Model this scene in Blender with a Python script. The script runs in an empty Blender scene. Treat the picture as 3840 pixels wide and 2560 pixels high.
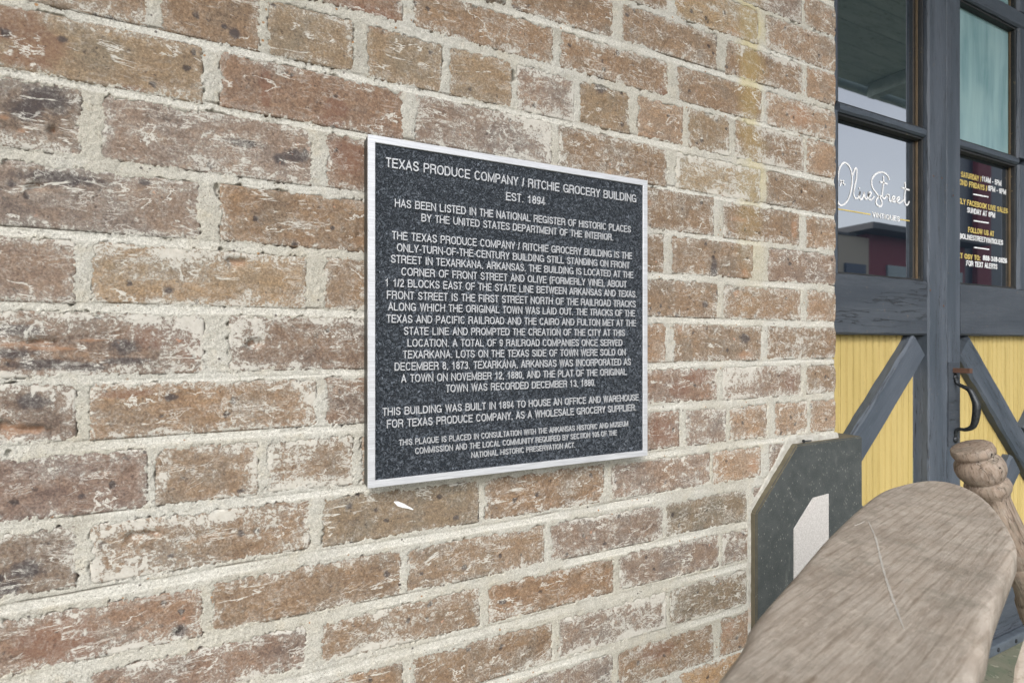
import bpy, bmesh, math, random
import numpy as np
from mathutils import Vector, Matrix

# ------------------------------------------------------------------ camera, world, sun
CAMZ = 1.13
FPX = 2020.0
VPX = 6055.0
HY = 1281.0
TH = math.atan2(VPX - 1920.0, FPX)
CF, SF = math.cos(TH), math.sin(TH)
scene = bpy.context.scene
COL = scene.collection

cam_d = bpy.data.cameras.new("camera")
cam_d.sensor_width = 36.0
cam_d.lens = 36.0 * FPX / 3840.0
cam_d.clip_start = 0.02
cam_d.clip_end = 400.0
cam_d.dof.use_dof = True
cam_d.dof.focus_distance = 0.95
cam_d.dof.aperture_fstop = 9.0
cam = bpy.data.objects.new("camera", cam_d)
cam.location = (0, 0, CAMZ)
cam.rotation_euler = (math.radians(90), 0, TH - math.radians(90))
COL.objects.link(cam)
scene.camera = cam

SUN_EL, SUN_AZ = 38.0, 212.0        # degrees; azimuth measured from +Y clockwise
world = bpy.data.worlds.new("World")
scene.world = world
world.use_nodes = True
wn, wl = world.node_tree.nodes, world.node_tree.links
wn.clear()
sky = wn.new("ShaderNodeTexSky")
sky.sky_type = 'NISHITA'
sky.sun_disc = False
sky.sun_elevation = math.radians(SUN_EL)
sky.sun_rotation = math.radians(SUN_AZ)
sky.air_density = 1.0
sky.dust_density = 3.0
hs = wn.new("ShaderNodeHueSaturation")
hs.inputs["Saturation"].default_value = 0.38
# overcast: soft cloud mottling over the desaturated sky
tcw = wn.new("ShaderNodeTexCoord")
nzw = wn.new("ShaderNodeTexNoise")
nzw.inputs["Scale"].default_value = 2.2
nzw.inputs["Detail"].default_value = 5
rw = wn.new("ShaderNodeValToRGB")
rw.color_ramp.elements[0].position = 0.3
rw.color_ramp.elements[0].color = (0.82, 0.83, 0.87, 1)
rw.color_ramp.elements[1].position = 0.75
rw.color_ramp.elements[1].color = (1.12, 1.11, 1.1, 1)
mw = wn.new("ShaderNodeMix")
mw.data_type = 'RGBA'
mw.blend_type = 'MULTIPLY'
mw.inputs[0].default_value = 1.0
bg = wn.new("ShaderNodeBackground")
bg.inputs["Strength"].default_value = 0.15
wo = wn.new("ShaderNodeOutputWorld")
wl.new(sky.outputs[0], hs.inputs["Color"])
wl.new(tcw.outputs["Generated"], nzw.inputs["Vector"])
wl.new(nzw.outputs["Fac"], rw.inputs[0])
wl.new(hs.outputs[0], mw.inputs[6])
wl.new(rw.outputs[0], mw.inputs[7])
wl.new(mw.outputs[2], bg.inputs["Color"])
wl.new(bg.outputs[0], wo.inputs[0])

sun_d = bpy.data.lights.new("sun", 'SUN')
sun_d.energy = 1.0
sun_d.angle = math.radians(28)
sun_d.color = (1.0, 0.99, 0.97)
sun = bpy.data.objects.new("sun", sun_d)
az, el = math.radians(SUN_AZ), math.radians(SUN_EL)
to_sun = Vector((math.sin(az) * math.cos(el), math.cos(az) * math.cos(el), math.sin(el)))
sun.rotation_euler = to_sun.to_track_quat('Z', 'Y').to_euler()
sun.location = (-4, -6, 6)
COL.objects.link(sun)

scene.view_settings.view_transform = 'Standard'
scene.view_settings.look = 'None'
scene.view_settings.exposure = 0.97
scene.view_settings.gamma = 1.0
scene.view_settings.use_curve_mapping = False
scene.cycles.max_bounces = 8
scene.cycles.diffuse_bounces = 4
scene.cycles.glossy_bounces = 4
scene.cycles.use_denoising = True

# ------------------------------------------------------------------ measuring helpers (where things stand)
def ray(xs, ys):
    """direction of the sight line through a spot of the photograph (3840 wide)"""
    return (CF * FPX + SF * (xs - 1920.0), SF * FPX - CF * (xs - 1920.0), HY - ys)

def on_y(xs, ys, y):
    r = ray(xs, ys)
    t = y / r[1]
    return (r[0] * t, y, CAMZ + r[2] * t)

def X_of(xs, y):
    r = ray(xs, 0)
    return r[0] / r[1] * y

# ------------------------------------------------------------------ numpy noise
def _hash(ix, iy, seed):
    h = (ix.astype(np.int64) * 374761393 + iy.astype(np.int64) * 668265263 + seed * 974634777) & 0xFFFFFFFF
    h = ((h ^ (h >> 13)) * 1274126177) & 0xFFFFFFFF
    h = (h ^ (h >> 16)) & 0xFFFFFFFF
    return h.astype(np.float64) / 4294967295.0

def vnoise(x, y, seed=0):
    ix, iy = np.floor(x), np.floor(y)
    fx, fy = x - ix, y - iy
    fx = fx * fx * (3 - 2 * fx)
    fy = fy * fy * (3 - 2 * fy)
    a = _hash(ix, iy, seed); b = _hash(ix + 1, iy, seed)
    c = _hash(ix, iy + 1, seed); d = _hash(ix + 1, iy + 1, seed)
    return ((a * (1 - fx) + b * fx) * (1 - fy) + (c * (1 - fx) + d * fx) * fy) * 2 - 1

def fbm(x, y, octs=3, seed=0, gain=0.5):
    s = 0; a = 1.0; n = 0
    for i in range(octs):
        s = s + a * vnoise(x * 2 ** i + 17.3 * i, y * 2 ** i - 9.1 * i, seed + i * 31)
        n += a; a *= gain
    return s / n

def sstep(a, b, x):
    t = np.clip((x - a) / (b - a), 0, 1)
    return t * t * (3 - 2 * t)

# ------------------------------------------------------------------ object helpers
def link(o, parent=None):
    COL.objects.link(o)
    if parent is not None:
        o.parent = parent
    return o

def tag(o, label=None, cat=None, group=None, kind=None):
    if label: o["label"] = label
    if cat: o["category"] = cat
    if group: o["group"] = group
    if kind: o["kind"] = kind
    return o

def thing(name, loc, label, cat, group=None):
    o = bpy.data.objects.new(name, None)
    o.location = loc
    o.empty_display_size = 0.05
    COL.objects.link(o)
    tag(o, label, cat, group)
    return o

def np_mesh(name, verts, quads, attrs=None, smooth=True):
    me = bpy.data.meshes.new(name)
    verts = np.asarray(verts, dtype=np.float32); quads = np.asarray(quads, dtype=np.int32)
    me.vertices.add(len(verts)); me.vertices.foreach_set("co", verts.ravel())
    me.loops.add(quads.size); me.loops.foreach_set("vertex_index", quads.ravel())
    me.polygons.add(len(quads))
    me.polygons.foreach_set("loop_start", np.arange(0, quads.size, 4, dtype=np.int32))
    me.polygons.foreach_set("loop_total", np.full(len(quads), 4, dtype=np.int32))
    me.polygons.foreach_set("use_smooth", np.full(len(quads), smooth, dtype=bool))
    me.update(calc_edges=True)
    for k, v in (attrs or {}).items():
        a = me.attributes.new(k, 'FLOAT', 'POINT')
        a.data.foreach_set("value", np.asarray(v, dtype=np.float32))
    return me

def obj_from(name, me, mat, parent=None, loc=(0, 0, 0)):
    if mat is not None and len(me.materials) == 0:
        me.materials.append(mat)
    o = bpy.data.objects.new(name, me)
    o.location = loc
    return link(o, parent)

def bm_obj(name, bm, mat, parent=None, loc=(0, 0, 0), smooth=False):
    me = bpy.data.meshes.new(name)
    bmesh.ops.recalc_face_normals(bm, faces=bm.faces[:])
    bm.to_mesh(me); bm.free()
    if smooth:
        me.polygons.foreach_set("use_smooth", np.ones(len(me.polygons), dtype=bool))
    return obj_from(name, me, mat, parent, loc)

def rel(p, parent):
    return Vector(p) - parent.location

def box_bm(x0, x1, y0, y1, z0, z1, bev=0.0, seg=2):
    bm = bmesh.new()
    bmesh.ops.create_cube(bm, size=1.0)
    for v in bm.verts:
        v.co = Vector(((x0 + x1) / 2 + v.co.x * (x1 - x0), (y0 + y1) / 2 + v.co.y * (y1 - y0), (z0 + z1) / 2 + v.co.z * (z1 - z0)))
    if bev > 0:
        bmesh.ops.bevel(bm, geom=bm.edges[:], offset=bev, segments=seg, affect='EDGES', profile=0.6)
    return bm

def box(name, parent, mat, x0, x1, y0, y1, z0, z1, bev=0.0, seg=2):
    """box given in world coordinates; its origin is set at its own centre"""
    c = Vector(((x0 + x1) / 2, (y0 + y1) / 2, (z0 + z1) / 2))
    bm = box_bm(x0 - c.x, x1 - c.x, y0 - c.y, y1 - c.y, z0 - c.z, z1 - c.z, bev, seg)
    return bm_obj(name, bm, mat, parent, c - (parent.location if parent else Vector((0, 0, 0))))

def plank(name, parent, mat, p0, p1, width, thick, seed=0, cham=0.004, wob=0.0012, seg=36, up=None, square=False):
    """board whose local X runs along its length (so the grain follows it); front face looks to -Y.
       p0, p1: centre of the front face at both ends, world"""
    p0, p1 = Vector(p0), Vector(p1)
    d = p1 - p0; L = d.length; dx = d.normalized()
    dy = Vector((0, 1, 0))                     # into the wall
    dz = dx.cross(dy).normalized()
    rng = random.Random(seed)
    h, c, t = width / 2, cham, thick
    prof = [(-h + c, 0), (h - c, 0), (h, c), (h, t), (-h, t), (-h, c)]   # (z, y)
    n = len(prof)
    us = np.linspace(0, L, seg + 1)
    verts = []
    offs = [(fbm(us * 14 + 3.7 * i + seed, us * 0 + i * 5.1, 3, seed) * wob) for i in range(n)]
    for k in range(seg + 1):
        for i, (z, y) in enumerate(prof):
            w = float(offs[i][k])
            s = 1 if z > 0 else -1
            verts.append((float(us[k]), y + (0.4 * w if i in (0, 1) else w * (i in (2, 5))), z + s * w * 1.2))
    quads = []
    for k in range(seg):
        for i in range(n):
            a = k * n + i; b = k * n + (i + 1) % n
            quads.append((a, b, b + n, a + n))
    bm = bmesh.new()
    vs = [bm.verts.new(v) for v in verts]
    for q in quads: bm.faces.new([vs[i] for i in q])
    bm.faces.new(vs[:n]); bm.faces.new(vs[-n:][::-1])
    M = Matrix((dx, dy, dz)).transposed()
    o = bm_obj(name, bm, mat, parent, (p0 - parent.location))
    o.rotation_euler = M.to_euler()
    return o

# ------------------------------------------------------------------ material helpers
class MT:
    def __init__(self, name):
        self.m = bpy.data.materials.new(name)
        self.m.use_nodes = True
        self.nt = self.m.node_tree
        self.n, self.l = self.nt.nodes, self.nt.links
        self.p = self.n["Principled BSDF"]
    def node(self, t, **kw):
        nd = self.n.new(t)
        for k, v in kw.items(): setattr(nd, k, v)
        return nd
    def set(self, sock, v):
        if isinstance(v, bpy.types.NodeSocket): self.l.new(v, sock)
        elif v is not None: sock.default_value = v
    def coord(self, which="Object", scale=(1, 1, 1), rand=False):
        tc = self.node("ShaderNodeTexCoord")
        mp = self.node("ShaderNodeMapping")
        mp.inputs["Scale"].default_value = scale
        self.l.new(tc.outputs[which], mp.inputs["Vector"])
        if rand:
            oi = self.node("ShaderNodeObjectInfo")
            v = self.node("ShaderNodeVectorMath", operation='SCALE')
            v.inputs[0].default_value = (37.0, 53.0, 71.0)
            self.l.new(oi.outputs["Random"], v.inputs["Scale"])
            self.l.new(v.outputs[0], mp.inputs["Location"])
        return mp.outputs[0]
    def noise(self, vec, scale, detail=4, rough=0.55, dist=0.0):
        nd = self.node("ShaderNodeTexNoise")
        self.set(nd.inputs["Vector"], vec)
        nd.inputs["Scale"].default_value = scale
        nd.inputs["Detail"].default_value = detail
        nd.inputs["Roughness"].default_value = rough
        nd.inputs["Distortion"].default_value = dist
        return nd.outputs["Fac"]
    def voro(self, vec, scale, feature='F1', rnd=1.0, out="Distance"):
        nd = self.node("ShaderNodeTexVoronoi", feature=feature)
        self.set(nd.inputs["Vector"], vec)
        nd.inputs["Scale"].default_value = scale
        nd.inputs["Randomness"].default_value = rnd
        return nd.outputs[out]
    def ramp(self, fac, a, b, lo=0.0, hi=1.0):
        nd = self.node("ShaderNodeMapRange", interpolation_type='SMOOTHSTEP')
        self.set(nd.inputs[0], fac)
        self.set(nd.inputs[1], a); self.set(nd.inputs[2], b)
        nd.inputs[3].default_value = lo; nd.inputs[4].default_value = hi
        return nd.outputs[0]
    def math(self, op, a, b=None, c=None, clamp=False):
        nd = self.node("ShaderNodeMath", operation=op, use_clamp=clamp)
        self.set(nd.inputs[0], a)
        if b is not None: self.set(nd.inputs[1], b)
        if c is not None: self.set(nd.inputs[2], c)
        return nd.outputs[0]
    def mix(self, fac, a, b, mode='MIX'):
        nd = self.node("ShaderNodeMix", data_type='RGBA', blend_type=mode)
        self.set(nd.inputs[0], fac)
        for i, v in ((6, a), (7, b)):
            if isinstance(v, tuple) and len(v) == 3: v = (*v, 1)
            self.set(nd.inputs[i], v)
        return nd.outputs[2]
    def attr(self, name):
        nd = self.node("ShaderNodeAttribute", attribute_name=name)
        return nd.outputs["Fac"]
    def bump(self, height, strength, dist, normal=None):
        nd = self.node("ShaderNodeBump")
        nd.inputs["Strength"].default_value = strength
        nd.inputs["Distance"].default_value = dist
        self.l.new(height, nd.inputs["Height"])
        if normal is not None: self.l.new(normal, nd.inputs["Normal"])
        return nd.outputs[0]
    def out(self, color=None, rough=None, normal=None, metal=None, spec=None, ior=None):
        for k, v in (("Base Color", color), ("Roughness", rough), ("Normal", normal), ("Metallic", metal),
                     ("Specular IOR Level", spec), ("IOR", ior)):
            if v is None: continue
            if isinstance(v, tuple) and len(v) == 3: v = (*v, 1)
            self.set(self.p.inputs[k], v)
        return self.m

def flat(name, color, rough=0.8, metal=0.0, spec=0.5):
    t = MT(name)
    v = t.coord("Object")
    n = t.noise(v, 40, 5)
    c = t.mix(t.ramp(n, 0.3, 0.7), tuple(x * 0.82 for x in color), tuple(min(1, x * 1.12) for x in color))
    return t.out(c, rough, None, metal, spec)

def stain_mask(t):
    """old yellow green water stain running down the wall near the door corner (a mark with its own place)"""
    g = t.node("ShaderNodeNewGeometry")
    s = t.node("ShaderNodeSeparateXYZ"); t.l.new(g.outputs["Position"], s.inputs[0])
    n = t.noise(g.outputs["Position"], 14, 4)
    xx = t.math('ADD', s.outputs[0], t.math('MULTIPLY', t.math('SUBTRACT', n, 0.5), 0.09))
    dx = t.math('ABSOLUTE', t.math('SUBTRACT', xx, 0.872))
    a = t.ramp(dx, 0.012, 0.05, 1.0, 0.0)
    b = t.ramp(s.outputs[2], CAMZ - 0.05, CAMZ + 0.55)
    return t.math('MULTIPLY', a, b)

def mat_brick():
    t = MT("old_brick")
    oi = t.node("ShaderNodeObjectInfo")
    v = t.coord("Object", rand=True)
    vs = t.coord("Object", scale=(0.35, 1, 1), rand=True)
    base = oi.outputs["Color"]; alpha = oi.outputs["Alpha"]
    lo = t.noise(v, 17, 3, 0.5, 0.4)
    mid = t.noise(vs, 60, 5, 0.6, 0.3)
    fine = t.noise(v, 420, 4, 0.7)
    grit = t.noise(v, 1500, 2, 0.7)
    c = t.mix(t.ramp(lo, 0.35, 0.62), base, t.mix(1.0, base, (1.04, 0.97, 0.90), 'MULTIPLY'))
    c = t.mix(t.ramp(lo, 0.5, 0.28), c, t.mix(1.0, base, (0.86, 0.89, 0.92), 'MULTIPLY'))
    c = t.mix(t.ramp(mid, 0.52, 0.75, 0, 0.55), c, t.mix(1.0, base, (1.35, 1.22, 1.02), 'MULTIPLY'))
    c = t.mix(t.ramp(mid, 0.46, 0.25, 0, 0.65), c, t.mix(1.0, base, (0.6, 0.58, 0.6), 'MULTIPLY'))
    c = t.mix(1.0, c, t.mix(t.ramp(fine, 0.40, 0.62), (0.76, 0.76, 0.77), (1.20, 1.19, 1.18)), 'MULTIPLY')
    med = t.noise(v, 190, 3, 0.7)
    c = t.mix(1.0, c, t.mix(t.ramp(med, 0.38, 0.62), (0.86, 0.86, 0.88), (1.12, 1.12, 1.11)), 'MULTIPLY')
    mk = t.math('MULTIPLY', t.math('SUBTRACT', t.noise(v, 90, 5, 0.7), 0.5), 1.1)
    c = t.mix(t.ramp(t.math('ADD', t.attr('m_red'), mk), 0.35, 0.75, 0, 0.5), c, (0.165, 0.085, 0.06))
    c = t.mix(t.ramp(t.math('ADD', t.attr('m_org'), mk), 0.35, 0.9, 0, 0.55), c, (0.34, 0.19, 0.11))
    c = t.mix(t.ramp(t.math('ADD', t.attr('m_dark'), mk), 0.35, 0.85, 0, 0.85), c, (0.055, 0.048, 0.05))
    c = t.mix(1.0, c, t.mix(t.ramp(grit, 0.3, 0.7), (0.84, 0.84, 0.84), (1.16, 1.16, 1.16)), 'MULTIPLY')
    # iron spots
    wv = t.node("ShaderNodeVectorMath", operation='ADD')
    t.l.new(v, wv.inputs[0])
    nz = t.node("ShaderNodeTexNoise"); nz.inputs["Scale"].default_value = 130; t.l.new(v, nz.inputs["Vector"])
    sc = t.node("ShaderNodeVectorMath", operation='SCALE'); sc.inputs["Scale"].default_value = 0.010
    t.l.new(nz.outputs["Color"], sc.inputs[0]); t.l.new(sc.outputs[0], wv.inputs[1])
    wvv = wv.outputs[0]
    sp = t.voro(wvv, 42)
    gate = t.ramp(t.noise(v, 30, 1), 0.46, 0.54)
    spot = t.math('MULTIPLY', t.ramp(sp, 0.21, 0.11), gate)
    c = t.mix(t.math('MULTIPLY', spot, 0.85), c, (0.045, 0.037, 0.037))
    sp2 = t.voro(wvv, 150)
    c = t.mix(t.math('MULTIPLY', t.ramp(sp2, 0.24, 0.12), t.ramp(t.noise(v, 70, 2), 0.5, 0.56, 0, 0.7)), c, (0.06, 0.045, 0.04))
    # orange chips
    sp3 = t.voro(wvv, 70)
    c = t.mix(t.math('MULTIPLY', t.ramp(sp3, 0.17, 0.1), t.ramp(t.noise(v, 23, 2), 0.6, 0.68, 0, 0.7)), c, (0.46, 0.25, 0.16))
    # yellow stain
    c = t.mix(t.math('MULTIPLY', stain_mask(t), 0.4), c, (0.36, 0.27, 0.09))
    # lime smear: rim of the brick and clouds over its face
    edge = t.attr("edge")
    s1 = t.noise(v, 75, 9, 0.72, 1.2)
    s2 = t.noise(vs, 30, 4, 0.6, 0.6)
    f = t.math('ADD', t.math('MULTIPLY', t.attr('m_lime'), 0.12), t.math('ADD', t.math('MULTIPLY', edge, 0.135), t.math('ADD', s1, t.math('MULTIPLY', t.math('SUBTRACT', s2, 0.5), 0.55))))
    f = t.math('ADD', f, t.math('MULTIPLY', alpha, 0.16))
    g1 = t.noise(v, 380, 3, 0.8)
    f = t.math('ADD', f, t.math('MULTIPLY', t.math('SUBTRACT', g1, 0.5), 0.62))
    smear = t.ramp(f, 0.705, 0.765, 0, 0.88)
    haze = t.ramp(f, 0.50, 0.78, 0, 0.26)
    # wiry lime lines
    r1 = t.math('ABSOLUTE', t.math('SUBTRACT', t.noise(vs, 22, 6, 0.62, 0.5), 0.5))
    line = t.math('MULTIPLY', t.ramp(r1, 0.011, 0.004), t.ramp(t.noise(v, 36, 2), 0.49, 0.56))
    r2 = t.math('ABSOLUTE', t.math('SUBTRACT', t.noise(vs, 62, 5, 0.65, 0.8), 0.5))
    line2 = t.math('MULTIPLY', t.ramp(r2, 0.02, 0.006), t.math('MULTIPLY', t.ramp(t.noise(v, 28, 3), 0.48, 0.58), t.math('ADD', alpha, 0.25)))
    line = t.math('MAXIMUM', line, line2)
    lime = t.mix(t.noise(v, 260, 3), (0.43, 0.41, 0.355), (0.66, 0.65, 0.60))
    lime_f = t.math('MAXIMUM', t.math('MAXIMUM', t.math('MULTIPLY', smear, 0.93), haze), t.math('MULTIPLY', line, 0.9))
    c = t.mix(lime_f, c, lime)
    h = t.math('ADD', t.math('MULTIPLY', fine, 0.5), t.math('MULTIPLY', mid, 0.9))
    h = t.math('ADD', h, t.math('MULTIPLY', smear, 0.45))
    h = t.math('SUBTRACT', h, t.math('MULTIPLY', spot, 0.6))
    b = t.bump(h, 0.75, 0.0011)
    b = t.bump(grit, 0.35, 0.0005, b)
    return t.out(c, 0.9, b, 0, 0.2)

def mat_mortar():
    t = MT("lime_mortar")
    g = t.node("ShaderNodeNewGeometry")
    v = g.outputs["Position"]
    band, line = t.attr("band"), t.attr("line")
    lo = t.noise(v, 7, 4)
    mid = t.noise(v, 45, 5, 0.6)
    sand = t.noise(v, 800, 3, 0.75)
    c = t.mix(t.ramp(lo, 0.38, 0.62), (0.475, 0.455, 0.395), (0.505, 0.495, 0.45))
    c = t.mix(t.ramp(mid, 0.5, 0.72, 0, 0.35), c, (0.50, 0.44, 0.33))
    c = t.mix(t.ramp(t.noise(v, 26, 4), 0.54, 0.68, 0, 0.5), c, (0.36, 0.345, 0.30))
    c = t.mix(t.math('MULTIPLY', t.ramp(t.noise(v, 170, 5, 0.8), 0.60, 0.70, 0, 0.5), t.ramp(t.noise(v, 11, 3), 0.45, 0.6)), c, (0.22, 0.20, 0.165))
    c = t.mix(t.math('MULTIPLY', band, 0.65), c, (0.66, 0.65, 0.60))
    c = t.mix(1.0, c, t.mix(t.ramp(sand, 0.28, 0.72), (0.66, 0.655, 0.64), (1.22, 1.22, 1.22)), 'MULTIPLY')
    s5 = t.noise(v, 330, 3, 0.7)
    c = t.mix(1.0, c, t.mix(t.ramp(s5, 0.3, 0.7), (0.86, 0.855, 0.84), (1.1, 1.1, 1.1)), 'MULTIPLY')
    c = t.mix(t.math('MULTIPLY', t.ramp(t.voro(v, 230), 0.22, 0.1), t.ramp(t.noise(v, 60, 2), 0.48, 0.58, 0, 0.8)), c, (0.13, 0.10, 0.075))
    c = t.mix(t.math('MULTIPLY', t.ramp(t.voro(v, 62), 0.115, 0.09), t.ramp(t.noise(v, 19, 2), 0.52, 0.56, 0, 0.85)), c, (0.32, 0.16, 0.055))
    c = t.mix(t.math('MULTIPLY', t.ramp(t.voro(v, 48), 0.09, 0.07), t.ramp(t.noise(v, 13, 2), 0.5, 0.56, 0, 0.9)), c, (0.10, 0.085, 0.08))
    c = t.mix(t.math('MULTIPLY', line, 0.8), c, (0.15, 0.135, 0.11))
    c = t.mix(t.math('MULTIPLY', stain_mask(t), 0.5), c, (0.52, 0.43, 0.17))
    h = t.math('ADD', t.math('MULTIPLY', sand, 1.0), t.math('MULTIPLY', t.noise(v, 230, 4, 0.65), 1.2))
    b = t.bump(h, 0.85, 0.0012)
    return t.out(c, 0.95, b, 0, 0.15)

def mat_wood_paint(name, ca, cb, wear=(0.16, 0.13, 0.10), crack=0.7, grain=1.0, gr=1.0):
    """weathered paint on softwood, grain along local X"""
    t = MT(name)
    v = t.coord("Object", scale=(0.05, 1, 1), rand=True)
    v2 = t.coord("Object", scale=(0.16, 1, 1), rand=True)
    v3 = t.coord("Object", rand=True)
    g = t.noise(v, 120, 5, 0.65, 0.3)
    g2 = t.noise(v, 420, 3, 0.7)
    lo = t.noise(v2, 14, 4)
    c = t.mix(t.ramp(lo, 0.3, 0.7), ca, cb)
    c = t.mix(t.ramp(g2, 0.3, 0.7, 0, 0.4 * gr), c, tuple(x * 0.72 for x in ca))
    r = t.math('ABSOLUTE', t.math('SUBTRACT', t.noise(v, 60, 3, 0.6, 0.2), 0.5))
    ck = t.math('MULTIPLY', t.ramp(r, 0.014, 0.003), t.ramp(t.noise(v2, 10, 2), 0.42, 0.54))
    c = t.mix(t.math('MULTIPLY', ck, crack), c, (0.012, 0.012, 0.015))
    ch = t.math('MULTIPLY', t.ramp(t.noise(v3, 90, 4, 0.6), 0.66, 0.70), 0.6)
    c = t.mix(ch, c, wear)
    fl = t.ramp(t.noise(v2, 120, 5, 0.7), 0.60, 0.72, 0, 0.25 * gr)
    c = t.mix(fl, c, tuple(min(1, x * 1.9) for x in cb))
    h = t.math('ADD', t.math('MULTIPLY', g, 1.0), t.math('MULTIPLY', g2, 0.4))
    h = t.math('SUBTRACT', h, t.math('MULTIPLY', ck, 1.2))
    b = t.bump(h, 0.6 * grain, 0.0014)
    return t.out(c, 0.55, b, 0, 0.4)

def mat_raw_wood(name, a, b_, dark, ring=1.0, crackf=0.8, gr=0.5):
    t = MT(name)
    v = t.coord("Object", scale=(0.08, 1, 1))
    v2 = t.coord("Object", scale=(0.3, 1, 1))
    v3 = t.coord("Object")
    wv = t.node("ShaderNodeTexWave", wave_type='BANDS', bands_direction='Y')
    t.l.new(v2, wv.inputs["Vector"])
    wv.inputs["Scale"].default_value = 36
    wv.inputs["Distortion"].default_value = 3.0
    wv.inputs["Detail"].default_value = 3
    wv.inputs["Detail Scale"].default_value = 0.7
    g = t.noise(v, 260, 5, 0.7)
    lo = t.noise(v3, 17, 5, 0.6)
    sp = t.noise(v2, 130, 5, 0.75)
    c = t.mix(t.ramp(lo, 0.32, 0.68), a, b_)
    c = t.mix(t.math('MULTIPLY', t.ramp(wv.outputs["Fac"], 0.86, 1.0, 0, 0.5 * ring), t.ramp(t.noise(v2, 30, 4, 0.7), 0.25, 0.6, 0.45, 1.0)), c, dark)
    c = t.mix(t.ramp(t.noise(v2, 24, 5, 0.75), 0.42, 0.62, 0, 0.45), c, tuple(x * 0.62 for x in a))
    c = t.mix(t.ramp(t.noise(v3, 60, 5, 0.75), 0.52, 0.7, 0, 0.4), c, tuple(x * 1.35 for x in b_))
    c = t.mix(t.ramp(g, 0.50, 0.66, 0, gr), c, dark)
    c = t.mix(t.ramp(sp, 0.45, 0.75, 0, 0.5), c, (0.44, 0.40, 0.35))
    c = t.mix(t.ramp(t.noise(v2, 75, 4, 0.7), 0.55, 0.72, 0, 0.55), c, dark)
    c = t.mix(t.ramp(t.noise(v3, 26, 6, 0.75), 0.50, 0.68, 0, 0.5), c, (0.17, 0.155, 0.125))
    r = t.math('ABSOLUTE', t.math('SUBTRACT', t.noise(v, 45, 3, 0.6), 0.5))
    ck = t.math('MULTIPLY', t.ramp(r, 0.008, 0.002), t.ramp(t.noise(v2, 18, 2), 0.5, 0.6))
    c = t.mix(t.math('MULTIPLY', ck, crackf), c, (0.03, 0.022, 0.016))
    h = t.math('ADD', g, t.math('MULTIPLY', sp, 0.6))
    h = t.math('SUBTRACT', h, t.math('MULTIPLY', ck, 1.5 * crackf))
    bb = t.bump(h, 0.7, 0.0012)
    return t, c, bb

def mat_metal(name, color, rough, stretch=(1, 1, 1), metal=1.0, amt=0.25, scale=900):
    t = MT(name)
    v = t.coord("Object", scale=stretch)
    n = t.noise(v, scale, 4, 0.7)
    c = t.mix(t.ramp(n, 0.3, 0.7), tuple(x * (1 - amt) for x in color), tuple(min(1, x * (1 + amt * 0.5)) for x in color))
    r = t.ramp(n, 0.2, 0.8, rough * 0.8, rough * 1.25)
    b = t.bump(n, 0.12, 0.0004)
    return t.out(c, r, b, metal, 0.5)

M_BRICK = mat_brick()
M_MORTAR = mat_mortar()
M_BLUE = mat_wood_paint("slate_blue_paint", (0.052, 0.067, 0.086), (0.096, 0.113, 0.140))
M_BLUED = mat_wood_paint("dark_slate_paint", (0.045, 0.055, 0.070), (0.075, 0.087, 0.104), grain=1.4)
M_BLACKT = mat_wood_paint("near_black_trim", (0.018, 0.02, 0.022), (0.035, 0.036, 0.036), wear=(0.2, 0.16, 0.08), crack=0.3)  # near-black tone for the strips lining the pane reveals
M_BROWN = mat_wood_paint("varnished_stop", (0.10, 0.07, 0.035), (0.15, 0.105, 0.06), crack=0.3)
M_YEL = mat_wood_paint("yellow_paint", (0.45, 0.345, 0.125), (0.52, 0.405, 0.16), wear=(0.30, 0.24, 0.1), crack=0.12, grain=0.2, gr=0.2)
M_ALU = mat_metal("brushed_aluminium", (0.60, 0.615, 0.64), 0.45, (0.03, 1, 1), 0.35, 0.2, 700)
M_LETTER = mat_metal("satin_letter_metal", (0.54, 0.555, 0.575), 0.5, (1, 1, 1), 0.35, 0.15, 600)
M_EDGE = flat("dark_bronze_edge", (0.045, 0.048, 0.045), 0.45, 0.3)
M_IRON = mat_metal("black_iron", (0.045, 0.05, 0.055), 0.45, (1, 1, 1), 0.6, 0.5, 120)
M_RUST = flat("rusty_iron", (0.11, 0.055, 0.035), 0.85)

# ------------------------------------------------------------------ ground and street
def mat_floor():
    t = MT("worn_painted_floor")
    v = t.coord("Object")
    a = t.noise(v, 9, 6, 0.65, 0.4)
    b = t.noise(v, 60, 5, 0.7)
    c = t.mix(t.ramp(a, 0.35, 0.65), (0.10, 0.125, 0.08), (0.17, 0.165, 0.12))
    c = t.mix(t.ramp(b, 0.55, 0.7, 0, 0.7), c, (0.03, 0.034, 0.028))
    c = t.mix(t.ramp(t.noise(v, 38, 4), 0.62, 0.7, 0, 0.7), c, (0.32, 0.29, 0.23))
    return t.out(c, 0.75, t.bump(b, 0.5, 0.003))
def mat_asphalt():
    t = MT("asphalt"); v = t.coord("Object")
    n = t.noise(v, 60, 4, 0.7); lo = t.noise(v, 0.5, 3)
    c = t.mix(t.ramp(n, 0.3, 0.7), (0.04, 0.04, 0.042), (0.075, 0.074, 0.072))
    c = t.mix(t.ramp(lo, 0.4, 0.7, 0, 0.4), c, (0.10, 0.098, 0.09))
    return t.out(c, 0.9, t.bump(n, 0.4, 0.01))

def sheet(name, x0, x1, y0, y1, z, mat):
    bm = bmesh.new()
    vs = [bm.verts.new(p) for p in ((x0, y0, z), (x1, y0, z), (x1, y1, z), (x0, y1, z))]
    bm.faces.new(vs)
    o = bm_obj(name, bm, mat)
    tag(o, kind="structure")
    return o
gr = sheet("street", -150, 250, -220, 220, -0.35, mat_asphalt())
fl = box("pavement", None, mat_floor(), -8, 14, -2.2, 3.0, -0.35 + 0.002, 0.0, 0.01)
tag(fl, kind="structure")

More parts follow.
